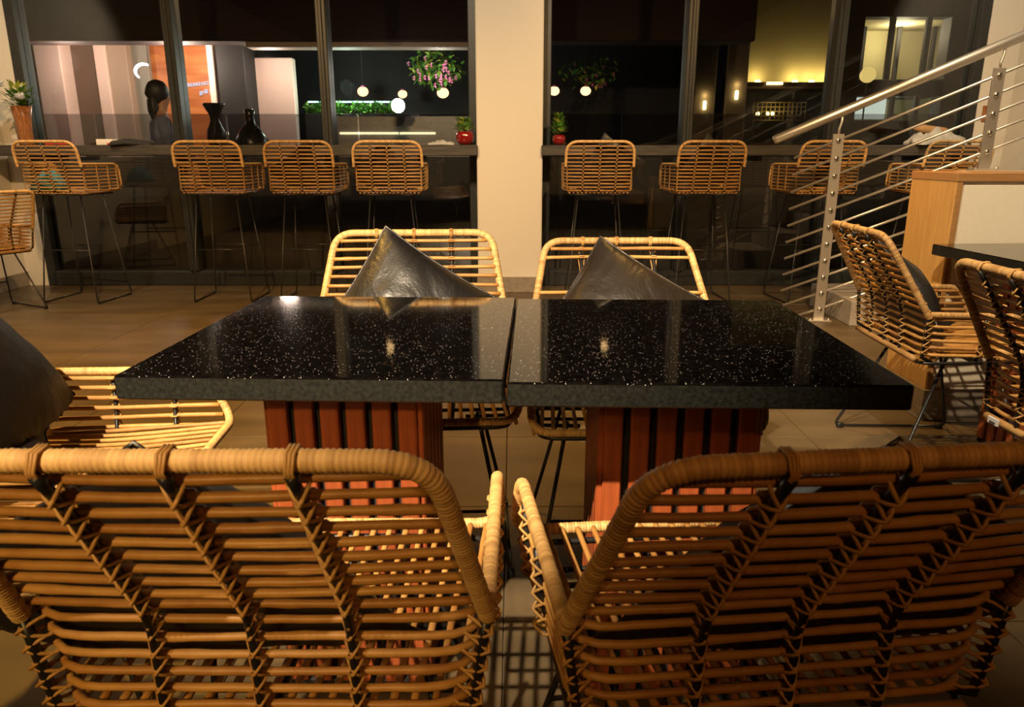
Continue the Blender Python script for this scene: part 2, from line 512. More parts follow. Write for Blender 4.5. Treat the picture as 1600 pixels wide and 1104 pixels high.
def rod(pts, r, seed, n=7, nodes=True):
    p = resample(pts, 0.022)
    rnd = random.Random(seed)
    k0 = rnd.uniform(0, 1)
    rads = []; L = len(p)
    nd = [rnd.randrange(L) for _ in range(max(1, L//14))] if nodes else []
    ph = rnd.uniform(0, 9)
    out = []
    for i, q in enumerate(p):
        rr = r*(1 + 0.06*math.sin(i*0.5+ph))
        if i in nd: rr *= 1.16
        rads.append(rr)
        out.append(q + Vector((0, rnd.uniform(-1,1)*0.0006, math.sin(i*0.33+ph)*0.0010)))
    mb = MB(); mb.tube(out, rads, n)
    return mb

def lash(mb, pts, nrm, side, rs=0.0019, w=0.0095, off=0.0195, inner=0.0068):
    """rattan strand crossing in an X over the strap from each rod to the next, looped round every rod"""
    pts = [Vector(p) for p in pts]
    N = [Vector(n).normalized() for n in nrm] if isinstance(nrm, list) else [Vector(nrm).normalized()]*len(pts)
    sd = Vector(side).normalized()
    for i, p in enumerate(pts):
        nn = N[i]
        mb.tube([p + sd*w + nn*0.004, p + sd*w*1.02 - nn*0.003, p + sd*w*0.6 - nn*inner, p - sd*w*0.6 - nn*inner, p - sd*w*1.02 - nn*0.003, p - sd*w + nn*0.004], rs*1.25, 5)
        if i == len(pts)-1: break
        q = pts[i+1]; n2 = N[i+1]
        for sg in (-1, 1):
            a = p + sd*(w*sg) - nn*0.001; b = q - sd*(w*sg) - n2*0.001
            m = (p+q)*0.5 + nn*(off + 0.0011*(sg+1))
            mb.tube([a, a + nn*0.0075, a.lerp(m, 0.6) + nn*off*0.22, m, m.lerp(b, 0.4) + nn*off*0.22, b + n2*0.0075, b], rs*1.2, 5)

def lerp(a, b, t): return a + (b-a)*t

# ------------------------------------------------------------------ dining chair
def make_chair(ztop=0.84, ytop=-0.33, skip=(), seed=1, ht=0.227):
    root = empty('rattan_armchair')
    JY, JZ, BY, BZ = -0.175, 0.59, -0.170, 0.447
    HT, HJ, HB = ht, 0.272, 0.252
    AH = 0.276
    def by(z):
        return lerp(JY, ytop, (z-JZ)/(ztop-JZ)) if z >= JZ else lerp(BY, JY, (z-BZ)/(JZ-BZ))
    def hw(z):
        return lerp(HJ, HT, (z-JZ)/(ztop-JZ)) if z >= JZ else lerp(HB, HJ, (z-BZ)/(JZ-BZ))
    # wrapped back hoop
    hoop = fillet([(-HJ, JY, JZ-0.012), (-HT-0.002, ytop, ztop), (HT+0.002, ytop, ztop), (HJ, JY, JZ-0.012)], 0.055, 8)
    wrapped(hoop, 0.0108, 0.0056, 11, bump=0.11).build('back_frame', 'rattan_wrap', root)
    # wrapped arms and seat front, one loop
    arm = fillet([(-HJ, JY+0.004, JZ), (-AH, 0.215, JZ-0.004), (-AH-0.004, 0.275, 0.455), (AH+0.004, 0.275, 0.455), (AH, 0.215, JZ-0.004), (HJ, JY+0.004, JZ)], [0.045, 0.05, 0.05, 0.045], 7)
    wrapped(arm, 0.0098, 0.0052, 10, bump=0.10).build('arm_frame', 'rattan_wrap', root)
    k = 0
    ups = []
    NU = 10
    for i in range(NU):
        z = lerp(ztop-0.022, JZ+0.010, i/(NU-1))
        ups.append(z)
        if i in skip: continue
        h = hw(z) - 0.004; y = by(z)
        # rods near the top are shortened by the rounded corners
        if ztop - z < 0.055: h -= 0.02*(1-(ztop-z)/0.055)
        pts = [(x, y - 0.010*(1-(x/h)**2) + 0.006, z) for x in [lerp(-h, h, t/12) for t in range(13)]]
        rod(pts, 0.0054, seed*100+i).build('rattan_rod', 'rattan', root)
    lows = []
    NL = 6
    for i in range(NL):
        z = lerp(JZ-0.016, BZ+0.004, i/(NL-1))
        lows.append(z)
        h = hw(z); y = by(z)
        fy = lerp(0.225, 0.262, i/(NL-1))
        dz = -0.004
        pts = fillet([(-AH+0.004, fy, z+dz), (-h, y, z), (h, y, z), (AH-0.004, fy, z+dz)], 0.06, 7)
        rod(pts, 0.0054, seed*100+30+i).build('rattan_rod', 'rattan', root)
    # seat rods
    NS = 19
    for i in range(NS):
        x = lerp(-0.240, 0.240, i/(NS-1))
        pts = [(x*lerp(0.96, 1.06, t/8), lerp(BY+0.004, 0.274, t/8), lerp(BZ-0.001, 0.457, t/8) - 0.012*math.sin(PI*t/8)*(1-(x/0.28)**2)) for t in range(9)]
        rod(pts, 0.0052, seed*100+60+i).build('seat_rod', 'rattan', root)
    # pale band under the back
    band = [(x, BY-0.012, BZ-0.016) for x in [lerp(-HB+0.02, HB-0.02, t/6) for t in range(7)]]
    mb = MB(); mb.tube(band, 0.010, 8); mb.build('rear_rail', 'rattan_wrap', root)
    # metal straps
    sx = [-0.110, 0.0, 0.110]
    for s_ in sx:
        pts = [(s_*HT/0.227, ytop-0.012, ztop-0.010)]
        for z in (0.80, 0.74, 0.68, 0.62, 0.56, 0.50, BZ-0.002):
            pts.append((s_*lerp(1.0, 1.06, (ztop-z)/0.4), by(z) - 0.0135, z))
        pts += [(s_*1.06, BY-0.004, BZ-0.022), (s_*1.06, BY+0.05, BZ-0.024), (s_*1.06, 0.26, 0.437)]
        mb = MB(); mb.tube(fillet(pts, 0.02, 3), 0.0058, 7); mb.build('metal_strap', 'black_metal', root)
        mb = MB()
        lp_, ln_ = [], []
        for z in ups + lows:
            if z in ups and ups.index(z) in skip: continue
            sl = (JY-ytop)/(ztop-JZ) if z > JZ else (BY-JY)/(JZ-BZ)
            xx = s_*lerp(1.0, 1.06, (ztop-z)/0.4)
            yb = by(z) - 0.010*(1-(xx/hw(z))**2) + 0.006 if z > JZ else by(z)
            lp_.append(Vector((xx, yb, z))); ln_.append(Vector((0, -1, -sl)))
        lash(mb, lp_, ln_, (1,0,0))
        # binding that ties the strap to the top rail
        p0 = Vector((s_*HT/0.227, ytop, ztop))
        for q in range(3):
            dx = (q-1)*0.0036
            mb.tube([p0 + Vector((dx, 0.0125, 0.004)), p0 + Vector((dx, 0.006, 0.0125)), p0 + Vector((dx, -0.010, 0.0108)), p0 + Vector((dx*0.8, -0.017, -0.004)), p0 + Vector((dx*0.6, -0.004, -0.022)), p0 + Vector((dx*0.8, 0.012, -0.008)), p0 + Vector((dx, 0.0125, 0.004))], 0.0017, 5)
        mb.build('lashing', 'rattan_strand', root)
    # corner and side uprights with lashings
    for sg in (-1, 1):
        mb = MB(); pts = [(sg*(hw(z)+0.000), by(z)-0.002, z) for z in (JZ-0.01, 0.54, 0.49, BZ-0.004)] + [(sg*(HB-0.01), BY+0.03, BZ-0.022)]
        mb.tube(pts, 0.0068, 7); mb.build('corner_post', 'black_metal', root)
        mb = MB()
        nn = Vector((sg*0.7, -0.7, -0.1)).normalized(); sd = Vector((0.7, sg*0.7, 0)).normalized()
        lash(mb, [Vector((sg*(hw(z)-0.013), by(z)+0.013, z)) for z in lows], nn, sd, w=0.011, off=0.029)
        mb.build('lashing', 'rattan_strand', root)
        for yy in (0.0, 0.14):
            mb = MB(); mb.tube([(sg*(AH+0.004), yy, JZ-0.012), (sg*(AH-0.002), yy, 0.50), (sg*(HB-0.004), yy+0.005, BZ-0.022), (sg*0.15, yy+0.005, BZ-0.024)], 0.0055, 6)
            mb.build('side_upright', 'black_metal', root)
            mb = MB()
            lash(mb, [Vector((sg*(lerp(HB+0.012, AH-0.006, (z-BZ)/(JZ-BZ))), yy, z-0.002)) for z in lows], (sg,0,0), (0,1,0), off=0.017)
            mb.build('lashing', 'rattan_strand', root)
    # seat metal: rim and cross bars
    rim = fillet([(0, BY-0.004, BZ-0.027), (HB, BY-0.004, BZ-0.027), (HB+0.008, 0.262, 0.436), (-HB-0.008, 0.262, 0.436), (-HB, BY-0.004, BZ-0.027), (0, BY-0.004, BZ-0.027)], 0.05, 5)
    mb = MB(); mb.tube(rim, 0.0058, 7); mb.build('seat_frame', 'black_metal', root)
    for yy in (0.02, 0.10, 0.19):
        mb = MB(); mb.tube([(-HB, yy, BZ-0.022), (HB, yy, BZ-0.022)], 0.005, 6); mb.build('cross_bar', 'black_metal', root)
    # sled legs
    for sg in (-1, 1):
        lp = fillet([(sg*0.18, 0.11, BZ-0.024), (sg*0.262, 0.235, 0.010), (sg*0.262, 0.10, 0.010)], 0.03, 4)
        mb = MB(); mb.tube(lp, 0.0058, 7); mb.build('leg', 'black_metal', root)
        lp = fillet([(sg*0.18, -0.05, BZ-0.024), (sg*0.262, -0.215, 0.010), (sg*0.262, 0.10, 0.010)], 0.03, 4)
        mb = MB(); mb.tube(lp, 0.0058, 7); mb.build('leg', 'black_metal', root)
        for yy in (-0.19, 0.21):
            mb = MB(); mb.bbox((sg*0.262-0.010, yy-0.013, 0.0), (sg*0.262+0.010, yy+0.013, 0.022), 0.003); mb.build('floor_glide', 'black_metal', root)
    mb = MB(); t = 0.60
    mb.tube([(-lerp(0.18, 0.262, t), lerp(0.11, 0.235, t), lerp(0.423, 0.01, t)), (lerp(0.18, 0.262, t), lerp(0.11, 0.235, t), lerp(0.423, 0.01, t))], 0.0048, 6); mb.build('stretcher', 'black_metal', root)
    return root

# ------------------------------------------------------------------ bar stool
def make_stool(seed=5):
    root = empty('rattan_bar_stool')
    SZ, AZ, TZ = 0.815, 1.012, 1.165
    HW, BYY, TY, FY = 0.243, -0.20, -0.235, 0.20
    def by(z): return lerp(BYY+0.03, BYY, (z-SZ)/(AZ-SZ)) if z < AZ else lerp(BYY, TY, (z-AZ)/(TZ-AZ))
    rim = fillet([(-HW, BYY, AZ-0.02), (-HW+0.004, TY, TZ), (HW-0.004, TY, TZ), (HW, BYY, AZ-0.02)], 0.105, 9)
    wrapped(rim, 0.0105, 0.009, 9).build('back_frame', 'rattan_wrap', root)
    for sg in (-1, 1):
        a = fillet([(sg*HW, BYY+0.01, AZ), (sg*(HW+0.012), FY, AZ-0.005), (sg*(HW+0.004), FY+0.03, SZ+0.01), (sg*0.14, FY+0.03, SZ)], 0.06, 6)
        wrapped(a, 0.0085, 0.009, 8).build('arm_frame', 'rattan_wrap', root)
    rows = []
    for i in range(5):
        z = lerp(TZ-0.032, AZ+0.012, i/4)
        d = TZ - z
        h = HW - 0.004
        if d < 0.105: h = HW - 0.105 + math.sqrt(max(0, 0.105**2 - (0.105-d)**2)) * 0.98
        y = by(z)
        pts = [(x, y-0.012*(1-(x/HW)**2), z) for x in [lerp(-h, h, t/10) for t in range(11)]]
        rod(pts, 0.0054, seed*100+i).build('rattan_rod', 'rattan', root); rows.append(z)
    for i in range(8):
        z = lerp(AZ-0.016, SZ+0.008, i/7)
        y = by(z); h = HW if z > SZ+0.05 else HW-0.02*(1-(z-SZ)/0.05)
        pts = fillet([(-HW-0.006, FY+0.01, z), (-h, y, z), (h, y, z), (HW+0.006, FY+0.01, z)], 0.08, 7)
        rod(pts, 0.0054, seed*100+20+i).build('rattan_rod', 'rattan', root); rows.append(z)
    for i in range(15):
        x = lerp(-0.21, 0.21, i/14)
        pts = [(x, by(SZ)-0.012, SZ-0.006), (x, by(SZ)+0.01, SZ-0.012), (x, 0.0, SZ-0.012), (x*1.05, FY+0.028, SZ)]
        rod(pts, 0.0055, seed*100+50+i).build('seat_rod', 'rattan', root)
    for s_ in (-0.118, 0.0, 0.118):
        mb = MB(); mb.tube([(s_, by(z)-(0.022 if z > AZ else 0.011), z) for z in (TZ-0.008, 1.1, AZ, 0.92, SZ)], 0.004, 6); mb.build('metal_strap', 'black_metal', root)
        mb = MB()
        lash(mb, [Vector((s_, by(z)-0.012*(1 if z > AZ else 0), z)) for z in rows], (0,-1,0), (1,0,0), w=0.0075, off=0.016)
        mb.build('lashing', 'rattan_strand', root)
    for sg in (-1, 1):
        for (yy, nn, sd, inx) in ((BYY+0.035, (sg*0.7,-0.7,0), (0.7,sg*0.7,0), 0.018), (-0.05, (sg,0,0), (0,1,0), 0.0), (0.07, (sg,0,0), (0,1,0), -0.003), (0.17, (sg,0,0), (0,1,0), -0.005)):
            mb = MB()
            lash(mb, [Vector((sg*(HW-inx), yy, z)) for z in rows[5:]], nn, sd, w=0.0075, off=0.010)
            mb.build('lashing', 'rattan_strand', root)
    mb = MB(); mb.tube(fillet([(0, BYY+0.035, SZ-0.02), (0.20, BYY+0.035, SZ-0.02), (0.21, 0.20, SZ-0.02), (-0.21, 0.20, SZ-0.02), (-0.20, BYY+0.035, SZ-0.02), (0, BYY+0.035, SZ-0.02)], 0.05, 4), 0.005, 6); mb.build('seat_frame', 'black_metal', root)
    for sg in (-1, 1):
        mb = MB(); mb.tube(fillet([(sg*0.145, -0.12, SZ-0.02), (sg*0.215, -0.20, 0.008), (sg*0.215, 0.02, 0.008)], 0.025, 4), 0.0055, 7); mb.build('leg', 'black_metal', root)
        mb = MB(); mb.tube(fillet([(sg*0.145, 0.13, SZ-0.02), (sg*0.215, 0.22, 0.008), (sg*0.215, 0.02, 0.008)], 0.025, 4), 0.0055, 7); mb.build('leg', 'black_metal', root)
        for yy in (-0.17, 0.19):
            mb = MB(); mb.bbox((sg*0.215-0.008, yy-0.012, 0), (sg*0.215+0.008, yy+0.012, 0.017), 0.003); mb.build('floor_glide', 'black_metal', root)
    t = 0.51
    for (y0, y1) in ((-0.12, -0.20), (0.13, 0.22)):
        x = lerp(0.145, 0.215, t); y = lerp(y0, y1, t); z = lerp(SZ-0.02, 0.008, t)
        mb = MB(); mb.tube([(-x, y, z), (x, y, z)], 0.005, 6); mb.build('footrest', 'black_metal', root)
    return root

# ------------------------------------------------------------------ cushions
def make_pillow(name, mat, a=0.43, tilt=0.0, T=0.062, back=((-0.285, 0.835), (-0.155, 0.59), (-0.13, 0.46)), tip=0.03, seed=0, xoff=0.0, off=0.05, fold=0.09):
    off = off - 0.022
    """square leather cushion stood on a corner against a chair back, lower corner folding out over the seat"""
    N = 30
    D = a*math.sqrt(2)
    # profile down the back then forward over the seat, offset by half the cushion thickness
    prof = [(back[0][0], back[0][1] + tip + 0.0), ] + list(back[1:]) + [(back[-1][0] + 0.5, back[-1][1] - 0.0)]
    P = fillet([(0, y, z) for y, z in prof], [0.10, fold], 8)
    P = resample(P, 0.01)
    def at(s):
        k = s/0.01
        i = int(math.floor(k)); i = min(max(i, 0), len(P)-2)
        p = P[i].lerp(P[i+1], k-i) if k >= 0 else P[0] + (P[0]-P[1])*(-k)
        d = (P[min(i+1, len(P)-1)]-P[i]).normalized()
        n = Vector((0, -d.z, d.y))
        if n.y < 0 and abs(n.y) > 0.2: n = -n
        if n.z < 0 and abs(n.y) <= 0.2: n = -n
        return p, n
    ca, sa = math.cos(PI/4+tilt), math.sin(PI/4+tilt)
    cr = [(sx*a/2*ca - sy*a/2*sa, sx*a/2*sa + sy*a/2*ca) for sx in (-1,1) for sy in (-1,1)]
    top = max(c[1] for c in cr)
    topx = [c[0] for c in cr if abs(c[1]-top) < 1e-6][0]
    vs = []; fs = []
    for side in (1, -1):
        for j in range(N+1):
            for i in range(N+1):
                u = -1 + 2*i/N; v = -1 + 2*j/N
                # sides pull in between the corners
                pu = u*(1 - 0.055*(1-v*v)); pv = v*(1 - 0.055*(1-u*u))
                X = a/2*(pu*ca - pv*sa); Sd = top - a/2*(pu*sa + pv*ca)
                th = T*((1-u*u)*(1-v*v))**0.55
                wr = 0.006*noise.noise(Vector((u*2.5+seed, v*2.5, side*3.0))) + 0.0035*noise.noise(Vector((u*7+seed, v*3, side*2.0)))
                edge = min(1.0, 6*(1-abs(u)))*min(1.0, 6*(1-abs(v)))
                p, n = at(Sd)
                q = p + n*(off + 0.6*th + side*th + wr*edge)
                vs.append((q.x + X - topx + xoff, q.y, q.z))
    M = (N+1)**2
    for j in range(N):
        for i in range(N):
            q = (j*(N+1)+i, j*(N+1)+i+1, (j+1)*(N+1)+i+1, (j+1)*(N+1)+i)
            fs.append(q); fs.append(tuple(M+k for k in q[::-1]))
    root_mb = MB(); root_mb._add(vs, fs)
    o = root_mb.build(name, mat)
    # seam cord along the edge
    ed = [vs[i] for i in range(N+1)] + [vs[j*(N+1)+N] for j in range(1, N+1)] + [vs[N*(N+1)+i] for i in range(N-1, -1, -1)] + [vs[j*(N+1)] for j in range(N-1, 0, -1)]
    mb = MB(); mb.tube(ed, 0.0028, 5, closed=True); mb.build('seam', mat, o)
    return o

def place(o, loc, rz):
    o.location = loc; o.rotation_euler = (0, 0, rz)
    return o

# ------------------------------------------------------------------ the room
GY = 6.29          # glass plane
def struct(o): o['kind'] = 'structure'; return o
mb = MB(); mb.box((-4.4, -3.2, -0.12), (4.4, 6.45, -0.006))
fl = struct(mb.build('floor', 'mortar', smooth=False))
tm = MB(); tm.bbox((-0.2985, -0.2985, -0.012), (0.2985, 0.2985, 0.0), 0.0012)
tile_me = tm.mesh('tile', False); tile_me.materials.append(MATS['floor_tile'])
for i in range(14):
    for j in range(11):
        linkmesh('tile', tile_me, fl, (-4.02 + 0.6*i + 0.10, 0.08 + 0.6*j - 0.02, 0.0))
mb = MB(); mb.box((-4.4, -3.2, 3.2), (4.4, 6.45, 3.3)); struct(mb.build('ceiling', 'ceiling_paint', smooth=False))
mb = MB(); mb.box((-4.4, -3.3, 0), (4.4, -3.2, 3.2)); struct(mb.build('wall_rear', 'rear_paint', smooth=False))
mb = MB(); mb.box((-4.35, -3.2, 0), (-4.11, 6.45, 3.2)); struct(mb.build('wall_left', 'wall_paint', smooth=False))
mb = MB(); mb.box((-4.11, 6.22, 0), (-3.94, 6.45, 3.2)); struct(mb.build('wall_back_left', 'wall_paint', smooth=False))
mb = MB(); mb.box((3.72, 6.22, 0), (4.0, 6.45, 3.2)); struct(mb.build('wall_back_right', 'wall_paint', smooth=False))
mb = MB(); mb.box((3.98, -3.2, 0), (4.3, 6.45, 3.2)); struct(mb.build('wall_right', 'wall_paint', smooth=False))
mb = MB(); mb.bbox((-0.272, 5.90, 0), (0.236, 6.45, 3.2), 0.008); struct(mb.build('wall_column', 'wall_paint', smooth=False))
mb = MB(); mb.bbox((-0.280, 5.888, 0), (0.244, 6.2, 0.125), 0.003); struct(mb.build('baseboard_column', 'skirting', smooth=False))
mb = MB(); mb.bbox((-4.11, 4.0, 0), (-4.095, 6.22, 0.12), 0.003); struct(mb.build('baseboard_left', 'skirting', smooth=False))

# windows: frame members as parts, panes as parts
def window(name, x0, x1, mull):
    r = empty(name, (0, 0, 0)); struct(r)
    def member(nm, a, b): 
        m_ = MB(); m_.bbox(a, b, 0.006); return m_.build(nm, 'frame_metal', r, smooth=False)
    member('jamb', (x0, GY-0.07, 0), (x0+0.075, GY+0.09, 3.2))
    member('jamb', (x1-0.075, GY-0.07, 0), (x1, GY+0.09, 3.2))
    member('sill', (x0+0.075, GY-0.08, 0), (x1-0.075, GY+0.09, 0.12))
    member('head', (x0+0.075, GY-0.07, 3.08), (x1-0.075, GY+0.09, 3.2))
    xs = [x0+0.075]
    for m_ in mull:
        member('mullion', (m_-0.04, GY-0.09, 0.12), (m_+0.04, GY+0.09, 3.08))
        member('mullion_rib', (m_-0.014, GY-0.105, 0.12), (m_+0.014, GY-0.085, 3.08))
        xs += [m_-0.04, m_+0.04]
    xs.append(x1-0.075)
    for k in range(0, len(xs), 2):
        m_ = MB(); m_.box((xs[k], GY-0.005, 0.12), (xs[k+1], GY+0.005, 3.08)); m_.build('pane', 'window_glass', r, smooth=False)
    return r
window('window_1', -3.94, -0.272, [-2.68, -1.484])
window('window_2', 0.236, 3.72, [1.409, 2.573])

# bar counters
def counter(x0, x1, label):
    r = empty('bar_counter', ((x0+x1)/2, 6.0, 0))
    L = (x1-x0)/2
    m_ = MB(); m_.bbox((-L, -0.14, 1.065), (L, 0.19, 1.145), 0.006); m_.build('counter_top', 'counter_wood', r, smooth=False)
    for xx in (-L+0.45, 0.0, L-0.45):
        m_ = MB(); m_.bbox((xx-0.02, -0.06, 1.025), (xx+0.02, 0.19, 1.065), 0.003); m_.build('bracket', 'frame_metal', r, smooth=False)
    tag(r, label, 'counter', 'window bar counters')
counter(-4.05, -0.262, 'long dark wood bar counter in front of the windows left of the cream column')
counter(0.226, 3.62, 'dark wood bar counter in front of the windows right of the cream column')

# ------------------------------------------------------------------ tables
def make_table():
    root = empty('slat_leg_table')
    W, D = 0.316, 0.342
    mb = MB(); mb.bbox((-W, -D, 0.709), (W, D, 0.75), 0.003)
    # sides use the duller cut edge
    for i, f in enumerate(mb.f):
        zs = [mb.v[k][2] for k in f]
        if max(zs) < 0.7475 or min(zs) < 0.72: mb.fm[i] = 1
        else: mb.fm[i] = 0
    mb.build('table_top', 'granite', root, smooth=False, mats=['granite', 'granite_edge'])
    h = 0.142
    mb = MB(); mb.box((-h+0.012, -h+0.012, 0.02), (h-0.012, h-0.012, 0.709)); mb.build('leg_core', 'slat_core', root, smooth=False)
    mb = MB(); mb.bbox((-h-0.004, -h-0.004, 0.0), (h+0.004, h+0.004, 0.02), 0.003); mb.build('base_plate', 'slat_core', root, smooth=False)
    sm = MB(); sm.bbox((-0.0175, -0.011, 0), (0.0175, 0.011, 0.688), 0.0025)
    me = sm.mesh('slat', False); me.materials.append(MATS['table_slat'])
    for q in range(4):
        for k in range(6):
            x = lerp(-h+0.0175, h-0.0175, k/5)
            Mx = Matrix.Rotation(q*PI/2, 4, 'Z') @ Matrix.Translation((x, -h, 0.021))
            o = bpy.data.objects.new('slat', me); C.objects.link(o); o.parent = root; o.matrix_local = Mx
    return root
t1 = make_table(); place(t1, (-0.318, 1.474, 0), R(-2.0))
tag(t1, 'black speckled granite table with red slatted leg, left one of the pair', 'table', 'granite tables')
t2 = copy_tree(t1); place(t2, (0.318, 1.440, 0), R(-1.6))
tag(t2, 'black speckled granite table with red slatted leg, right one of the pair', 'table', 'granite tables')
t3 = copy_tree(t1); place(t3, (1.985, 2.585, 0), R(4.0))
tag(t3, 'black table butting against the white half wall below the stair railing', 'table', 'granite tables')

# ------------------------------------------------------------------ chairs
ch = make_chair()
GC = 'rattan dining armchairs'
chairs = [
    ((-0.300, 0.926, 0), 0, 'rattan armchair in the left foreground seen from behind with straight pale top rail'),
    ((0.312, 0.930, 0), R(6), 'rattan armchair in the right foreground seen from behind, darker orange in shade'),
    ((-0.283, 1.955, 0), R(183), 'brightly lit rattan armchair facing us behind left granite table with shiny black cushion'),
    ((-0.950, 1.438, 0), R(-86), 'rattan armchair at left end of granite tables holding big dark cushion'),
    ((1.535, 2.60, 0), R(-92), 'rattan armchair seen from its back before the wooden end of the half wall'),
    ((1.43, 1.60, 0), R(-90), 'rattan armchair cut by right edge of picture with grey tag under its back'),
    ((-3.66, 5.10, 0), R(62), 'dim reddish rattan armchair cut by left edge of picture near the wall'),
]
chair_objs = []
for i, (loc, rz, lab) in enumerate(chairs):
    o = ch if i == 0 else copy_tree(ch)
    place(o, loc, rz); tag(o, lab, 'chair', GC); chair_objs.append(o)
    if i == 2: o.scale = (1.03, 1, 1.022)
ch2 = make_chair(ztop=0.832, ytop=-0.385, skip=(2, 3, 4), seed=2, ht=0.216)
place(ch2, (0.324, 1.918, 0), R(180))
tag(ch2, 'rattan armchair with missing back rods behind right granite table holding dark brown cushion', 'chair', GC)
mb = MB(); mb.bbox((-0.205, -0.197, 0.423), (-0.165, -0.191, 0.441), 0.001); mb.bbox((-0.196, -0.198, 0.426), (-0.174, -0.1965, 0.431), 0.0003, mi=1)
mb.build('tag', 'tag_grey', chair_objs[5], smooth=False, mats=['tag_grey', 'tag_ink'])

# cushions on chairs
def chair_pillow(chair, lab, **kw):
    mat = kw.pop('mat', 'leather_black')
    o = make_pillow('leather_cushion', mat, **kw)
    place(o, chair.location, chair.rotation_euler.z)
    tag(o, lab, 'cushion', 'leather cushions on the armchairs'); return o
chair_pillow(chair_objs[2], 'shiny black leather cushion standing on its corner on brightly lit armchair behind left table', a=0.475, tilt=R(-12), tip=0.024, seed=1, xoff=0.075, back=((-0.265, 0.855), (-0.160, 0.59), (-0.12, 0.46)))
chair_pillow(ch2, 'dull dark brown leather cushion standing on its corner on armchair with missing rods', mat='leather_brown', a=0.46, tilt=R(-12), tip=0.012, seed=2, xoff=0.062, back=((-0.315, 0.83), (-0.16, 0.59), (-0.12, 0.46)))
chair_pillow(chair_objs[0], 'black leather cushion behind the rods of left foreground armchair', a=0.44, tilt=R(-10), tip=-0.020, seed=3, xoff=-0.065)
chair_pillow(chair_objs[1], 'black leather cushion behind the rods of right foreground armchair', a=0.44, tilt=R(8), tip=-0.020, seed=4, xoff=0.04)
chair_pillow(chair_objs[3], 'big dark leather cushion in shadow at left edge of picture', mat='leather_matte', a=0.48, tilt=R(14), tip=0.07, seed=5, xoff=-0.03, off=0.07)
chair_pillow(chair_objs[4], 'black leather cushion on armchair before the wooden end of the half wall', a=0.42, tilt=R(-8), tip=-0.04, seed=6, xoff=0.0)

# ------------------------------------------------------------------ bar stools
st = make_stool()
stools = [(-3.27, 5.62, -6, 'rattan bar stool at far left of the window counter with teal cloth on its seat'),
          (-2.17, 5.66, 0, 'second rattan bar stool from the left wall, wide gap to its left'),
          (-1.52, 5.66, 0, 'third rattan bar stool from the left wall, between two close neighbours'),
          (-0.895, 5.64, 3, 'rattan bar stool nearest to the left side of the cream column'),
          (0.635, 5.66, -2, 'rattan bar stool nearest to the right side of the cream column'),
          (1.405, 5.64, 4, 'second rattan bar stool right of the cream column, just left of the stair railing'),
          (2.245, 5.62, 6, 'rattan bar stool half hidden behind the first steel railing post'),
          (3.13, 5.60, 4, 'rattan bar stool seen above the half wall behind upper railing rods')]
stool_objs = []
for i, (x, y, a, lab) in enumerate(stools):
    o = st if i == 0 else copy_tree(st)
    place(o, (x, y, 0), R(a)); tag(o, lab, 'bar stool', 'rattan bar stools'); stool_objs.append(o)
SB = ((-0.21, 1.165), (-0.175, 1.01), (-0.145, 0.84))
for k, x, t, tp, lab in ((2, 0.05, -10, 0.005, 'black cushion on third bar stool from the left wall'),
                     (3, -0.02, -8, 0.01, 'black cushion on bar stool just left of the cream column'),
                     (4, 0.03, 12, 0.055, 'black cushion with pointed corner on bar stool just right of the cream column'),
                     (5, -0.03, 10, 0.05, 'black cushion with pointed corner on second bar stool right of the column')):
    o = make_pillow('leather_cushion', 'leather_black', a=0.36, tilt=R(t), T=0.05, tip=tp, seed=10+k, xoff=x, back=SB, off=0.05)
    place(o, stool_objs[k].location, stool_objs[k].rotation_euler.z); tag(o, lab, 'cushion', 'cushions on the bar stools')

# ------------------------------------------------------------------ half wall, stairs and railing
hwl = struct(empty('wall_half', (1.74, 2.96, 0)))
mb = MB(); mb.box((0.012, 0.012, 0.0), (2.24, 0.33, 1.0)); mb.build('wall_body', 'panel_white', hwl, smooth=False)
mb = MB(); mb.bbox((-0.004, 0.0, 0.135), (0.014, 0.335, 1.0), 0.002); mb.build('end_panel', 'oak', hwl, smooth=False)
mb = MB(); mb.bbox((-0.006, -0.006, 0.985), (2.24, 0.34, 1.018), 0.002); mb.build('top_trim', 'oak_trim', hwl, smooth=False)
mb = MB(); mb.bbox((0.0, -0.003, 0.135), (0.022, 0.014, 0.985), 0.002); mb.build('corner_trim', 'oak_trim', hwl, smooth=False)
mb = MB(); mb.bbox((0.032, 0.002, 0.15), (2.24, 0.016, 0.972), 0.002); mb.build('front_panel', 'panel_white', hwl, smooth=False)
mb = MB(); mb.bbox((-0.012, -0.012, 0.0), (2.24, 0.345, 0.135), 0.003); struct(mb.build('baseboard_half_wall', 'skirting', smooth=False)).location = (1.74, 2.96, 0)

mb = MB(); mb.bbox((2.72, 4.47, 0), (3.98, 4.69, 0.985), 0.004); struct(mb.build('wall_stair_plinth', 'panel_white', smooth=False))
stair = empty('staircase', (2.2, 4.75, 0)); tag(stair, 'pale staircase rising right behind the steel railing', 'stairs')
for k in range(5):
    m_ = MB(); m_.bbox((0.34*k, -0.05, 0.0), (1.76, 0.62, 0.165*(k+1)), 0.004) if k == 0 else m_.bbox((0.34*k, -0.05, 0.165*k), (1.76, 0.62, 0.165*(k+1)), 0.004)
    m_.build('step', 'step_stone', stair, smooth=False)

rail = empty('stair_railing', (2.06, 4.86, 0))
tag(rail, 'stainless steel stair railing with round handrail and sloping rods', 'railing')
SL = math.tan(R(24.6))            # slope in x
DYX = -0.30                        # railing swings towards the camera as it rises
def rp(dx, z): return (dx, DYX*dx, z)
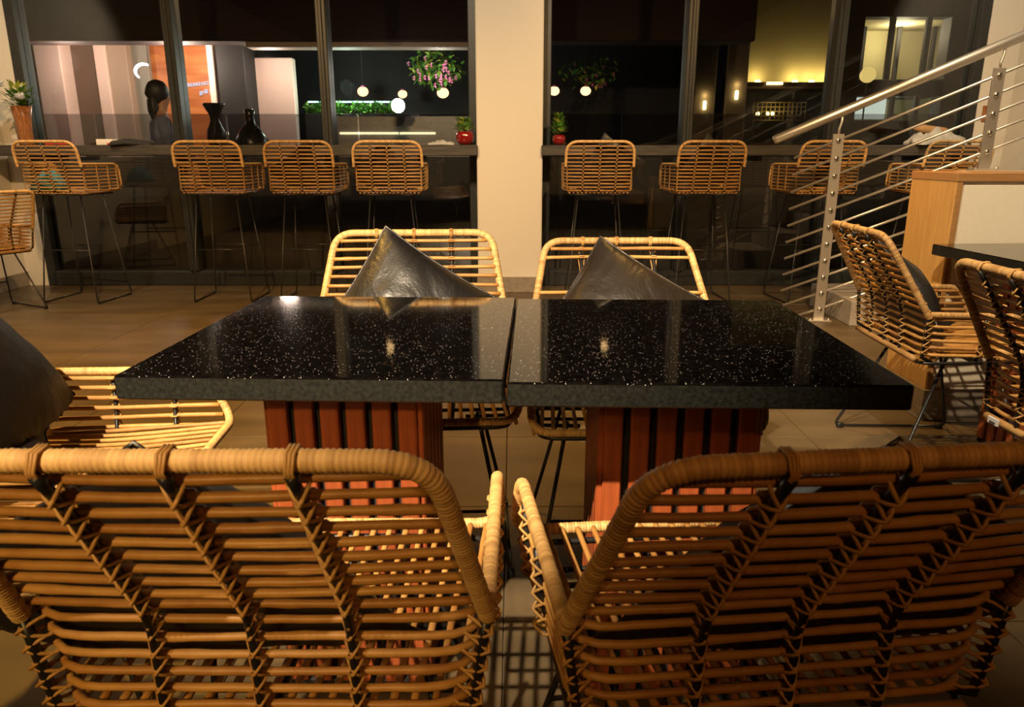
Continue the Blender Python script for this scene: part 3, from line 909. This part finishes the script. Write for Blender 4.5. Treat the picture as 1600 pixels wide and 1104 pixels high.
# handrail
mb = MB(); mb.tube([rp(-0.37, 1.305-0.37*SL+0.03), rp(-0.355, 1.305-0.355*SL+0.03), rp(1.75, 1.305+1.75*SL+0.03)], [0.024, 0.030, 0.030], 16); mb.build('handrail', 'steel', rail)
for (dx, z0, lab) in ((0.0, 0.0, 1), (0.80, 0.985, 2)):
    top = 1.205 + dx*SL
    Mp = Matrix.Translation((dx, DYX*dx, 0)) @ Matrix.Rotation(math.atan(DYX)*0.5, 4, 'Z')
    m_ = MB(); m_.bbox((-0.033, -0.008, z0), (0.033, 0.008, top), 0.002, Mp); p = m_.build('post', 'steel', rail, smooth=False)
    m_ = MB(); m_.bbox((-0.075, -0.05, z0), (0.075, 0.05, z0+0.012), 0.003, Mp); m_.build('base_flange', 'steel', p, smooth=False)
    for bx in (-0.058, 0.058):
        m_ = MB(); m_.lathe([(0.012, 0), (0.012, 0.008), (0.006, 0.013)], 8, Mp @ Matrix.Translation((bx, -0.03, z0+0.012))); m_.build('flange_bolt', 'bolt_steel', p)
    m_ = MB(); m_.tube([(dx, DYX*dx, top), (dx+0.0, DYX*dx, top+0.03), (dx+0.012, DYX*dx, top+0.075), (dx+0.012, DYX*dx, 1.305+dx*SL+0.03)], 0.008, 8); m_.build('handrail_bracket', 'steel', p)
for k in range(11):
    z = 1.163 - 0.1085*k
    x1 = 1.70
    if z + 0.66*SL < 0.97: x1 = 0.655
    yo = 0.018
    m_ = MB(); m_.tube([(-0.235, DYX*-0.235+yo, z-0.235*SL), (x1, DYX*x1+yo, z+x1*SL)], 0.0085, 8); b_ = m_.build('rod', 'steel', rail)
    for dx in (0.0, 0.80):
        zz = z + dx*SL
        if dx > 0 and zz < 1.02: continue
        Mx = Matrix.Translation((dx, DYX*dx, zz))
        m_ = MB(); m_.lathe([(0.016, 0), (0.016, 0.006), (0.011, 0.011), (0.004, 0.012)], 10, Mx @ Matrix.Translation((0, -0.008, 0)) @ Matrix.Rotation(PI/2, 4, 'X')); m_.build('bolt', 'bolt_steel', rail)
        m_ = MB(); m_.lathe([(0.012, 0), (0.012, 0.022)], 8, Mx @ Matrix.Translation((0, 0.022, 0)) @ Matrix.Rotation(PI/2, 4, 'X')); m_.build('rod_clamp', 'bolt_steel', rail)

# small wall plate beside the window
mb = MB(); mb.bbox((3.765, 6.205, 1.33), (3.84, 6.222, 1.45), 0.003)
tag(mb.build('wall_plate', 'vase_wood', smooth=False), 'small brown plate on the wall right of the windows', 'wall plate')

# ------------------------------------------------------------------ things on the counters
def pot_plant(x, y, lab, r, hh, spiky):
    root = empty('potted_plant', (x, y, 1.145)); tag(root, lab, 'plant', 'red pots on the bar counters')
    m_ = MB(); m_.lathe([(r*0.55, 0), (r*0.92, r*0.35), (r, r*0.8), (r*0.92, r*1.25), (r*0.78, r*1.45), (r*0.7, r*1.45), (r*0.7, r*1.3)], 20); m_.build('pot', 'ceramic_red', root)
    rnd = random.Random(int(x*100))
    m_ = MB(); m2 = MB()
    for q in range(130):
        a = rnd.uniform(0, 2*PI); e = rnd.random()
        rad = r*(1.0-0.55*e if spiky else 0.95)*rnd.uniform(0.2, 1)
        p = (rad*math.cos(a), rad*math.sin(a), r*1.35 + hh*e*(0.9 if spiky else 0.7))
        d = (math.cos(a)*rnd.uniform(0.3, 1), math.sin(a)*rnd.uniform(0.3, 1), rnd.uniform(0.2, 1))
        (m_ if q % 4 else m2).leaf(p, d, hh*0.32, hh*0.2)
    m_.build('foliage', 'leaf_green', root); m2.build('young_leaves', 'leaf_lime', root)
pot_plant(-0.365, 5.98, 'round red pot with yellow green plant left of the column', 0.070, 0.13, False)
pot_plant(0.365, 5.98, 'small red pot with pointed green plant right of the column', 0.052, 0.16, True)

# vase with flowers at the far left
v = empty('flower_vase', (-3.80, 6.02, 1.145)); tag(v, 'tall brown wooden vase with white flowers on the counter at far left', 'vase')
mb = MB(); mb.lathe([(0.052, 0), (0.055, 0.02), (0.052, 0.10), (0.060, 0.20), (0.074, 0.29), (0.068, 0.29), (0.05, 0.2)], 14); mb.build('vase_body', 'vase_wood', v)
rnd = random.Random(3)
mb = MB()
for q in range(90):
    a = rnd.uniform(0, 2*PI); r_ = rnd.uniform(0, 0.12)
    mb.leaf((r_*math.cos(a)*0.7, r_*math.sin(a)*0.7, 0.28+rnd.uniform(0, 0.12)), (math.cos(a), math.sin(a), rnd.uniform(-0.1, 1.2)), 0.075, 0.035)
mb.build('leaves', 'leaf_green', v)
mb = MB()
for q in range(30):
    a = rnd.uniform(0, 2*PI)
    mb.leaf((0.04*math.cos(a), 0.04*math.sin(a), 0.36+rnd.uniform(0, 0.07)), (math.cos(a)*0.6, math.sin(a)*0.6, 1), 0.07, 0.025)
mb.build('buds', 'leaf_lime', v)
for (x, y, z) in ((-0.06, -0.13, 0.42), (-0.10, -0.12, 0.345), (0.08, -0.12, 0.33), (0.0, 0.06, 0.40)):
    m_ = MB()
    for q in range(14):
        a = q*2.4; e = q/14
        m_.leaf((x, y, z), (math.cos(a)*(1-e*0.6), math.sin(a)*(1-e*0.6), 0.1+e*1.2), 0.065, 0.055)
    m_.build('flower', 'petal_white', v)

# bits on the left counter
def slab(name, loc, size, rz, mat, lab, cat, r=0.003):
    m_ = MB(); m_.bbox((-size[0]/2, -size[1]/2, 0), (size[0]/2, size[1]/2, size[2]), r)
    # second leaf edge so it reads as a stack of pages
    m_.bbox((-size[0]/2+0.004, -size[1]/2-0.001, size[2]*0.25), (size[0]/2+0.002, size[1]/2-0.004, size[2]*0.75), r*0.5)
    o = m_.build(name, mat, smooth=False); place(o, loc, R(rz)); return tag(o, lab, cat)
slab('notebook', (-3.52, 5.97, 1.145), (0.16, 0.11, 0.022), 8, 'book_red', 'red notebook on the counter beside the flower vase', 'book')
slab('paper_slip', (-3.50, 5.93, 1.167), (0.07, 0.045, 0.010), 20, 'paper_white', 'white folded slip lying on the red notebook', 'paper')
slab('tissue_box', (-3.15, 5.98, 1.145), (0.13, 0.08, 0.045), -4, 'paper_white', 'small white box on the counter above the far left bar stool', 'box')
slab('menu_card', (-3.00, 5.93, 1.145), (0.19, 0.13, 0.016), 6, 'book_red', 'red menu lying on the counter right of the small white box', 'menu')
def cloth_heap(name, loc, sz, mat, lab, cat, seed, n=18):
    m_ = MB(); vs = []; fs = []
    for j in range(n+1):
        for i in range(n+1):
            u = -1+2*i/n; v_ = -1+2*j/n
            rr = max(0, 1-(u*u+v_*v_)*0.62)
            z = sz[2]*(rr**0.8)*(0.62+0.75*abs(noise.noise(Vector((u*2.1+seed, v_*2.1, seed)))) + 0.25*noise.noise(Vector((u*5+seed, v_*5, 2))))
            vs.append((u*sz[0]/2*(1+0.1*noise.noise(Vector((v_*2, seed, 1)))), v_*sz[1]/2*(1+0.1*noise.noise(Vector((u*2, seed, 4)))), max(0.002, z)))
    M0 = len(vs)
    vs += [(p[0], p[1], 0.0) for p in vs]
    for j in range(n):
        for i in range(n):
            a = j*(n+1)+i; q = (a, a+1, a+n+2, a+n+1)
            fs.append(q); fs.append(tuple(M0+k for k in q[::-1]))
    for i in range(n):
        for (a, b) in ((i, i+1), (n*(n+1)+i+1, n*(n+1)+i)): fs.append((b, a, M0+a, M0+b))
        for (a, b) in (((i+1)*(n+1), i*(n+1)), (i*(n+1)+n, (i+1)*(n+1)+n)): fs.append((b, a, M0+a, M0+b))
    m_._add(vs, fs); o = m_.build(name, mat); place(o, loc, 0.2); return tag(o, lab, cat)
cloth_heap('folded_cloth', (-3.42, 5.60, 0.822), (0.20, 0.20, 0.17), 'cloth_teal', 'teal and grey cloth bundle on seat of the far left bar stool', 'cloth', 3)
cloth_heap('jacket', (-2.92, 5.90, 1.146), (0.30, 0.10, 0.05), 'cloth_dark', 'dark crumpled jacket on the counter edge right of far left stool', 'jacket', 8)
cloth_heap('napkin_bundle', (-0.55, 5.95, 1.146), (0.20, 0.12, 0.035), 'cloth_grey', 'grey napkins lying left of the round red pot', 'napkin', 5)
o = cloth_heap('paper_bag', (3.28, 5.95, 1.146), (0.44, 0.22, 0.14), 'cloth_grey', 'crumpled grey white wrapping on the counter at the right end', 'bag', 9)
mb = MB(); mb.tube([(3.08, 5.92, 1.275), (3.16, 5.92, 1.265), (3.33, 5.94, 1.245), (3.36, 5.94, 1.24)], [0.018, 0.030, 0.030, 0.02], 10)
tag(mb.build('paper_roll', 'paper_brown'), 'brown paper roll lying on the crumpled wrapping', 'paper roll')

# ------------------------------------------------------------------ outside, behind the glass
def at(px, py, Y):
    th = PITCH
    u = (px-800)/FPX; v_ = (552-py)/FPX
    dy = math.cos(th) + v_*math.sin(th); dz = -math.sin(th) + v_*math.cos(th)
    k = Y/dy
    return Vector((u*k, Y, CAM_H + dz*k))
def xat(px, Z, Y):      # world x of an image column at height Z and distance Y
    return (px-800)/FPX*(Y*math.cos(PITCH) + (CAM_H-Z)*math.sin(PITCH))
def obox(name, a, b, mat, lab, cat, group=None, r=0.01):
    m_ = MB(); m_.bbox(a, b, r); o = m_.build(name, mat, smooth=False)
    return tag(o, lab, cat, group)
mb = MB(); mb.box((-9, 6.46, -0.12), (14, 22, -0.02)); struct(mb.build('terrace_floor', 'terrace', smooth=False))
# tinted terrace screen of glass panels with top rail
sc_ = empty('glass_screen', (0, 7.05, 0)); tag(sc_, 'low tinted glass terrace screen just outside the windows', 'glass screen')
for k in range(9):
    x0 = -5.0 + k*1.2
    m_ = MB(); m_.box((x0+0.008, -0.006, 1.052), (x0+1.192, 0.006, 1.425)); m_.build('pane', 'tinted_glass', sc_, smooth=False)
    m_ = MB(); m_.bbox((x0-0.012, -0.02, 1.05), (x0+0.012, 0.02, 1.14), 0.003); m_.build('clamp', 'frame_metal', sc_, smooth=False)
mb = MB(); mb.bbox((-5.2, 7.02, -0.02), (6.0, 7.14, 1.05), 0.005); tag(mb.build('blackout', 'outside_dark', smooth=False), 'added low dark parapet wall under the tinted glass screen outside', 'wall')  # added to hide the lit terrace floor and keep the lower glass black
YB = 9.6
zc = at(0, 66, 9.0).z
obox('canopy', (-8.5, 8.9, zc), (2.72, 9.25, 4.6), 'canopy_brown', 'dark brown canopy fascia above the lit terrace outside', 'canopy')
# lit pavilion at the left
zt = at(200, 62, YB).z
def pil(px0, px1, mat, name, lab, cat, Y=YB, d=0.25, z1=None):
    Z = 1.6
    return obox(name, (xat(px0, Z, Y), Y, 0), (xat(px1, Z, Y), Y+d, z1 or zt), mat, lab, cat)
pil(66, 106, 'outside_cream', 'pillar', 'pale pink lit pillar outside at far left of the window', 'pillar', YB, 0.35)
pil(108, 158, 'outside_brown', 'wall_panel', 'dark brown wall panel outside beside the pale pink pillar', 'panel', YB+0.25)
pil(158, 176, 'outside_cream', 'pilaster', 'narrow pale strip between the dark panels outside', 'pilaster', YB+0.2, 0.2)
pil(176, 208, 'outside_beige', 'wall_panel', 'beige wall panel outside left of the grey door', 'panel', YB+0.25)
pil(212, 240, 'outside_grey', 'door', 'grey door panel outside behind the person', 'door', YB+0.4, 0.1)
wd = pil(236, 337, 'outside_wood', 'wood_wall', 'orange wood wall with lit white sign outside the left window', 'wall', YB+0.5, 0.15)
pil(331, 341, 'outside_cream', 'frame_post', 'bright pale post at right edge of the orange wood wall', 'post', YB+0.1, 0.4)
obox('frame_header', (xat(60, 2.4, YB), YB-0.05, zt-0.005), (xat(341, 2.4, YB), YB+0.6, zt+0.10), 'outside_cream', 'pale header beam over the orange wood wall outside', 'beam')
pil(345, 388, 'outside_dark', 'dark_pillar', 'dark pillar outside between the wood wall and pale wall', 'pillar', YB, 0.5)
pil(390, 462, 'outside_cream', 'pale_wall', 'pale pink wall outside left of the second mullion', 'wall', YB+0.4, 0.15, at(420, 90, YB+0.4).z)
obox('pale_header', (xat(386, 2.2, 9.0), 8.93, zc-0.06), (xat(750, 2.2, 9.0), 9.2, zc), 'outside_beige', 'thin pale beam outside under the canopy', 'beam')
obox('rear_wall', (-9.0, 11.4, 0), (2.45, 11.6, 4.2), 'outside_dark', 'dark wall far outside behind the terrace', 'wall')
# sign lettering on the wood wall
sg = empty('lit_sign', at(283, 136, YB+0.48)); tag(sg, 'glowing white sign lettering on the orange wood wall outside', 'sign')
def text(body, size, loc, parent, mat, name):
    cu = bpy.data.curves.new(name, 'FONT'); cu.body = body; cu.size = size; cu.extrude = 0.01
    to = bpy.data.objects.new(name, cu); C.objects.link(to)
    dg = bpy.context.evaluated_depsgraph_get()
    me = bpy.data.meshes.new_from_object(to.evaluated_get(dg))
    bpy.data.objects.remove(to)
    me.materials.clear(); me.materials.append(MATS[mat])
    o = bpy.data.objects.new(name, me); C.objects.link(o); o.parent = parent
    o.location = loc; o.rotation_euler = (PI/2, R(-5), 0)
    return o
text('BREAKFAST TERRACE', 0.062, (0.05, 0, 0.0), sg, 'glow_sign', 'sign_line')
text('grill | café', 0.075, (0.23, 0, -0.085), sg, 'glow_sign', 'sign_line')
# curved lamp
c0 = at(226, 112, 9.3)
cl = empty('curved_lamp', c0); tag(cl, 'curved white lamp glowing above the person outside', 'lamp')
mb = MB(); mb.tube([Vector((0.10*math.cos(a)*1.1, 0, 0.085*math.sin(a)*1.0)) for a in [lerp(R(60), R(230), t/14) for t in range(15)]], [0.010+0.010*math.sin(PI*t/14) for t in range(15)], 8); mb.build('light_tube', 'glow_ring', cl)
mb = MB(); mb.tube([(0.055, 0, 0.07), (0.055, 0.0, zt+0.10-c0.z), (0.055, YB-0.05-c0.y, zt+0.10-c0.z)], 0.005, 6); mb.build('cord', 'outside_dark', cl)

# person outside
def skinned(name, verts, edges, radii, mat, sub=2, parent=None):
    me = bpy.data.meshes.new(name); me.from_pydata(verts, edges, [])
    o = bpy.data.objects.new(name, me); C.objects.link(o)
    md = o.modifiers.new('skin', 'SKIN'); md.use_smooth_shade = True
    for i, r_ in enumerate(radii):
        rr = r_ if isinstance(r_, tuple) else (r_, r_)
        me.skin_vertices[0].data[i].radius = rr
    me.skin_vertices[0].data[0].use_root = True
    sd = o.modifiers.new('sub', 'SUBSURF'); sd.levels = sub; sd.render_levels = sub
    dg = bpy.context.evaluated_depsgraph_get()
    m2 = bpy.data.meshes.new_from_object(o.evaluated_get(dg))
    bpy.data.objects.remove(o)
    m2.materials.clear(); m2.materials.append(MATS[mat])
    m2.polygons.foreach_set('use_smooth', [True]*len(m2.polygons))
    o = bpy.data.objects.new(name, m2); C.objects.link(o)
    if parent: o.parent = parent
    return o
PX = xat(252, 1.5, 7.75)
V = [(0,0,0.93),(0,0.01,1.10),(0,0.02,1.26),(0,0.02,1.40),(0,0.0,1.47),(0,-0.01,1.53),(0,-0.03,1.62),(0,-0.02,1.70),
     (0.15,0.02,1.39),(0.19,0.03,1.14),(0.12,-0.15,1.02),(0.06,-0.22,1.04),
     (-0.15,0.02,1.39),(-0.20,0.03,1.14),(-0.14,-0.14,1.00),(-0.08,-0.22,1.02),
     (0.09,0,0.86),(0.10,-0.02,0.48),(0.10,0.02,0.09),(0.10,-0.12,0.04),
     (-0.09,0,0.86),(-0.10,-0.02,0.48),(-0.10,0.02,0.09),(-0.10,-0.12,0.04)]
Eg = [(0,1),(1,2),(2,3),(3,4),(4,5),(5,6),(6,7),(3,8),(8,9),(9,10),(10,11),(3,12),(12,13),(13,14),(14,15),(0,16),(16,17),(17,18),(18,19),(0,20),(20,21),(21,22),(22,23)]
Rd = [(0.15,0.11),(0.13,0.10),(0.15,0.11),(0.13,0.09),0.055,0.05,(0.075,0.09),(0.062,0.075),0.055,0.042,0.034,0.026,0.055,0.042,0.034,0.026,0.085,0.058,0.04,0.035,0.085,0.058,0.04,0.035]
body = skinned('person', V, Eg, Rd, 'skin'); place(body, (PX, 7.75, 0), R(125))
tag(body, 'person with dark hair and blue white patterned shirt standing outside the left window', 'person')
Vs = [V[i] for i in (0,1,2,3,8,9,12,13)]
skinned('shirt', Vs, [(0,1),(1,2),(2,3),(3,4),(4,5),(3,6),(6,7)], [(0.165,0.125),(0.145,0.115),(0.165,0.125),(0.142,0.102),0.066,0.052,0.066,0.052], 'shirt_blue', 2, body)
Vt = [V[0], V[16], V[17], V[18], V[20], V[21], V[22]]
skinned('trousers', Vt, [(0,1),(1,2),(2,3),(0,4),(4,5),(5,6)], [(0.162,0.122),0.097,0.070,0.055,0.097,0.070,0.055], 'cloth_dark', 2, body)
mb = MB(); mb.ball((0, 0.02, 1.665), 0.108, 16, (0.92, 1.05, 1.08), 0.12); mb.ball((0, 0.075, 1.53), 0.085, 14, (1.05, 0.6, 1.5), 0.15); mb.build('hair', 'hair_dark', body)

# black urns on the terrace wall
def urn(px, Y, zb, prof, lab):
    root = empty('garden_urn', (xat(px, 1.3, Y), Y, zb)); tag(root, lab, 'urn', 'black urns outside')
    m_ = MB(); m_.lathe(prof, 18); m_.build('urn_body', 'urn_black', root)
    m_ = MB(); m_.bbox((-0.12, -0.12, -zb-0.02), (0.12, 0.12, 0.0), 0.01); m_.build('plinth', 'outside_dark', root, smooth=False)
urn(338, 8.3, 0.95, [(0.06,0),(0.09,0.02),(0.05,0.08),(0.07,0.16),(0.10,0.28),(0.095,0.36),(0.05,0.46),(0.055,0.52),(0.11,0.62),(0.12,0.64),(0.09,0.64),(0.04,0.5)], 'tall black flared urn outside before the bright pale post')
urn(392, 8.0, 0.95, [(0.06,0),(0.12,0.05),(0.17,0.16),(0.17,0.26),(0.11,0.36),(0.05,0.42),(0.045,0.50),(0.06,0.56),(0.03,0.57)], 'round bellied black urn outside before the dark pillar')

# planter strip with lit foliage
pl = empty('planter_box', (at(548, 180, 10.2).x, 10.2, 0)); tag(pl, 'long planter of bright green leaves under a cyan light outside', 'planter')
Lp = at(615, 170, 10.2).x - at(478, 170, 10.2).x
zp = at(548, 178, 10.2).z
mb = MB(); mb.bbox((-Lp/2, -0.12, 0), (Lp/2, 0.14, zp), 0.01); mb.build('box', 'outside_dark', pl, smooth=False)
rnd = random.Random(12); mb = MB()
for q in range(900):
    x = rnd.uniform(-Lp/2, Lp/2); mb.leaf((x, rnd.uniform(-0.12, 0.1), zp + rnd.uniform(-0.02, 0.13)*(0.55+0.45*abs(math.sin(x*13)))), (rnd.uniform(-1,1), rnd.uniform(-1,0.2), rnd.uniform(-0.2,1)), 0.065, 0.035)
tag(mb.build('leaves', 'leaf_green', pl), kind='stuff')
mb = MB(); mb.bbox((-Lp/2, 0.10, zp+0.150), (Lp/2, 0.13, zp+0.165), 0.003); mb.build('light_strip', 'glow_cyan', pl, smooth=False)
point('planter_light', (at(545, 150, 10.0).x, 9.9, zp+0.30), 34, (0.8, 1.0, 0.85), 0.1)

# stainless serving counter and LED strip
bc = empty('serving_counter', (at(640, 200, 9.2).x, 9.2, 0)); tag(bc, 'long stainless serving counter outside with glowing light strip', 'counter')
xl = at(527, 200, 9.2).x - bc.location.x; xr = at(745, 200, 9.2).x - bc.location.x
mb = MB(); mb.bbox((xl, 0, 0), (xr, 0.5, at(640, 181, 9.2).z), 0.008); mb.build('front_panel', 'stainless', bc, smooth=False)
for (a_, b_) in ((530, 622), (624, 680)):
    za = at(600, 208, 9.15).z
    m_ = MB(); m_.bbox((at(a_, 208, 9.15).x - bc.location.x, -0.03, za-0.013), (at(b_, 208, 9.15).x - bc.location.x, -0.005, za+0.013), 0.004); m_.build('light_strip', 'glow_strip', bc, smooth=False)
# bright floodlight
fl_ = empty('flood_lamp', at(622, 165, 8.7)); tag(fl_, 'dazzling round white lamp outside above the serving counter', 'lamp')
mb = MB(); mb.ball((0, 0, 0), 0.075, 16); mb.build('bulb', 'glow_white', fl_)
mb = MB(); mb.tube([(0, 0.08, 0), (0, 0.25, -0.05), (0, 0.55, -0.08), (0, 0.58, at(640, 181, 9.2).z - fl_.location.z + 0.001)], 0.015, 8); mb.build('bracket', 'outside_dark', fl_)
mb = MB(); mb.lathe([(0.085, 0), (0.06, 0.05), (0.02, 0.09)], 14, Matrix.Translation((0, 0.02, 0)) @ Matrix.Rotation(-PI/2, 4, 'X')); mb.build('housing', 'outside_dark', fl_)
# globe lamps
for (px, py, Y, r_, lab) in ((567, 143, 10.6, 0.075, 'orange glowing globe lamp outside left of the dazzling lamp'), (629, 147, 10.9, 0.065, 'orange glowing globe lamp outside just above the dazzling lamp'),
                        (692, 145, 10.4, 0.08, 'orange glowing globe lamp outside below the flowering plant'), (866, 142, 10.4, 0.07, 'pink glowing globe lamp outside touching the column edge'),
                        (915, 142, 10.4, 0.07, 'pink orange globe lamp outside right of the column')):
    root = empty('globe_lamp', at(px, py, Y)); tag(root, lab, 'lamp', 'globe lamps outside')
    m_ = MB(); m_.ball((0, 0, 0), r_, 14, (1, 1, 0.85)); m_.build('globe', 'glow_orange', root)
    m_ = MB(); m_.tube([(0, 0, r_*0.8), (0, 0, 1.2)], 0.006, 6); m_.build('cord', 'outside_dark', root)
    m_ = MB(); m_.lathe([(r_*0.55, r_*0.66), (r_*0.3, r_*1.0), (0.01, r_*1.1)], 12); m_.build('cap', 'petal_pink', root)
# hanging plants
def hanging(px, py, Y, sx, sz, n, lab, seed):
    root = empty('hanging_plant', at(px, py, Y)); tag(root, lab, 'plant', 'hanging plants outside')
    rnd = random.Random(seed); a_ = MB(); b_ = MB(); f_ = MB()
    for q in range(n):
        while True:
            u, v_, w_ = rnd.uniform(-1,1), rnd.uniform(-1,1), rnd.uniform(-1,1)
            if u*u+v_*v_+w_*w_ < 1: break
        p = (u*sx, v_*0.2, w_*sz); d = (rnd.uniform(-1,1), rnd.uniform(-1,0.3), rnd.uniform(-1,0.6))
        (a_ if q % 3 else b_).leaf(p, d, 0.085, 0.055)
        if q % 16 == 0:
            for k in range(5): f_.leaf((p[0], -0.22, p[2]-sz*0.2), (math.cos(k*1.26), -0.4, math.sin(k*1.26)), 0.035, 0.03)
    a_.build('leaves', 'leaf_green', root); b_.build('young_leaves', 'leaf_lime', root); f_.build('blossoms', 'petal_pink', root)
    m_ = MB(); m_.tube([(0,0,sz*0.5), (0,0,1.3)], 0.008, 6); m_.build('cord', 'outside_dark', root)
hanging(682, 107, 10.1, 0.36, 0.24, 420, 'lit green hanging plant with pink blossoms outside beside the column', 4)
hanging(925, 112, 10.6, 0.45, 0.22, 160, 'dim hanging plant outside just right of the column', 6)
point('plant_light', (at(690, 150, 9.7).x, 9.6, 2.0), 14, (1.0, 0.95, 0.8), 0.08)

# buildings at the right
YR = 13.0
def rb(name, px0, px1, py0, py1, Y, d, mat, lab, cat, parent=None, pyref=100):
    a, b = at(px0, pyref, Y), at(px1, pyref, Y)
    z1, z0 = at((px0+px1)/2, py0, Y).z, at((px0+px1)/2, py1, Y).z
    m_ = MB(); m_.bbox((a.x, Y, z0), (b.x, Y+d, z1), 0.01)
    o = m_.build(name, mat, parent, smooth=False)
    if lab: tag(o, lab, cat)
    return o
cv = empty('cove_lit_building', (0, 0, 0)); tag(cv, 'building outside with yellow wall washed by a row of lights', 'building')
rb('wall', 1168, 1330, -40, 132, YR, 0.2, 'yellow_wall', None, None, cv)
rb('ledge', 1160, 1330, 128, 136, YR-0.35, 0.35, 'outside_brown', None, None, cv)
for px in (1184, 1242, 1268, 1293):
    p = at(px, 127, YR-0.16)
    m_ = MB(); m_.lathe([(0.05, 0), (0.05, 0.03), (0.03, 0.04)], 10, Matrix.Translation((p.x, p.y, p.z-0.02))); m_.build('uplight', 'glow_yellow', cv)
    point('cove_light', (p.x, p.y, p.z+0.06), 3.0, (1.0, 0.78, 0.34), 0.04)
p = at(1211, 130, YR-0.4)
mb = MB(); mb.bbox((p.x-0.13, p.y, p.z-0.02), (p.x+0.13, p.y+0.03, p.z+0.02), 0.006); mb.build('light_bar', 'glow_yellow', cv, smooth=False)
rb('lower_wall', 1150, 1330, 136, 260, YR+0.2, 0.2, 'outside_dark', None, None, cv)
# lattice screen
lt = empty('lattice_screen', at(1217, 172, YR-0.1)); tag(lt, 'gold lattice screen glowing outside under the row of lights', 'screen')
A = at(1178, 160, YR-0.1) - lt.location; B = at(1257, 188, YR-0.1) - lt.location
nx = 12
for k in range(nx+1):
    x = lerp(A.x, B.x, k/nx)
    m_ = MB(); m_.tube([(x, 0, A.z), (x, 0, B.z)], 0.009, 5); m_.build('bar', 'lattice', lt)
for k in range(5):
    z = lerp(A.z, B.z, k/4)
    m_ = MB(); m_.tube([(A.x, 0, z), (B.x, 0, z)], 0.009, 5); m_.build('bar', 'lattice', lt)
for px in (1184, 1199, 1207):
    p = at(px, 178, YR-0.05) - lt.location
    m_ = MB(); m_.ball(p, 0.035, 8); m_.build('bulb', 'glow_yellow', lt)
point('lattice_light', at(1210, 174, YR-0.35), 4.0, (1.0, 0.75, 0.3), 0.05)
# slim wall lights
for (px, y0, y1, lab) in ((1101, 128, 166, 'slim yellow wall light outside right of the third mullion'), (1151, 122, 150, 'slim yellow wall light outside left of the yellow wall'), (1022, 158, 175, 'faint small yellow wall light outside left of the third mullion')):
    root = empty('wall_light', at(px, y1, 12.0)); tag(root, lab, 'wall light', 'slim wall lights outside')
    m_ = MB(); m_.bbox((-0.16, 0.03, -0.9), (0.16, 0.12, 1.6), 0.01); m_.build('back_plate', 'outside_beige', root, smooth=False)
    m_ = MB(); m_.bbox((-0.02, -0.02, -0.05), (0.02, 0.03, 0.08), 0.006); m_.build('lamp_body', 'glow_yellow', root, smooth=False)
    point('slim_light', at(px, y1, 12.0) + Vector((0, -0.02, 0.16)), 0.35, (1.0, 0.75, 0.3), 0.02)
# office building with lit windows
of = empty('office_building', (0, 0, 0)); tag(of, 'building outside upper right with tall lit windows', 'building')
YO = 12.4
rb('wall', 1312, 1345, -30, 260, YO-0.1, 0.3, 'outside_dark', None, None, of)
rb('wall', 1478, 1560, -30, 330, YO-0.1, 0.3, 'outside_purple', None, None, of)
rb('wall', 1330, 1480, -30, 26, YO-0.1, 0.3, 'outside_dark', None, None, of)
rb('spandrel', 1315, 1480, 124, 150, YO-0.1, 0.3, 'outside_dark', None, None, of)
rb('room_wall', 1320, 1500, 0, 200, YO+1.4, 0.1, 'window_interior', None, None, of)
rb('room_ceiling', 1320, 1500, 20, 30, YO+0.2, 1.2, 'window_interior', None, None, of)
rb('room_floor', 1320, 1500, 126, 148, YO+0.2, 1.2, 'outside_dark', None, None, of)
for px in (1392, 1448):
    rb('mullion', px-4, px+4, 24, 126, YO-0.05, 0.08, 'outside_dark', None, None, of, 75)
for px in (1340, 1395, 1450):
    rb('column', px+6, px+12, 40, 126, YO+0.9, 0.08, 'outside_dark', None, None, of, 75)
for px in (1346, 1400, 1449):
    p = at(px, 31, YO+0.3)
    m_ = MB(); m_.lathe([(0.05, 0), (0.05, 0.03)], 10, Matrix.Translation(p)); m_.build('downlight', 'glow_yellow', of)
a = at(1405, 60, YO+0.7); point('office_light', a + Vector((0, 0, 0.08)), 30, (1.0, 0.88, 0.55), 0.15)
a = at(1385, 165, YO+0.6); point('office_light_low', a, 6, (0.9, 1.0, 0.75), 0.15)
rb('screen', 1338, 1384, 152, 186, YO+0.25, 0.05, 'glow_panel', None, None, of, 170)  # white window panel, given its own glow
for px in (1392, 1430):
    rb('mullion', px-4, px+3, 150, 260, YO-0.05, 0.08, 'outside_dark', None, None, of, 190)
rb('wall', 1315, 1480, 188, 330, YO-0.12, 0.1, 'outside_dark', None, None, of)
# perforated globe on a stick outside
gp = empty('globe_lamp', at(1356, 117, 11.8)); tag(gp, 'gold perforated globe lamp on thin pole before the lit office windows', 'lamp', 'globe lamps outside')
mb = MB(); mb.ball((0,0,0), 0.115, 14, jit=0.1); mb.build('globe', 'glow_gold', gp)
mb = MB(); mb.tube([(0,0,-0.11), (0,0,-gp.location.z-0.02)], 0.012, 6); mb.build('pole', 'outside_dark', gp)
# lights of the pavilion outside
point('pavilion_light', (at(260, 100, 8.9).x, 9.25, zt-0.25), 60, (1.0, 0.78, 0.62), 0.12)
point('pavilion_light_b', (at(95, 100, 9.0).x, 9.15, zt-0.3), 20, (1.0, 0.74, 0.62), 0.12)
point('pavilion_light_c', (at(425, 100, 9.5).x, 9.45, zt-0.3), 24, (1.0, 0.76, 0.64), 0.12)
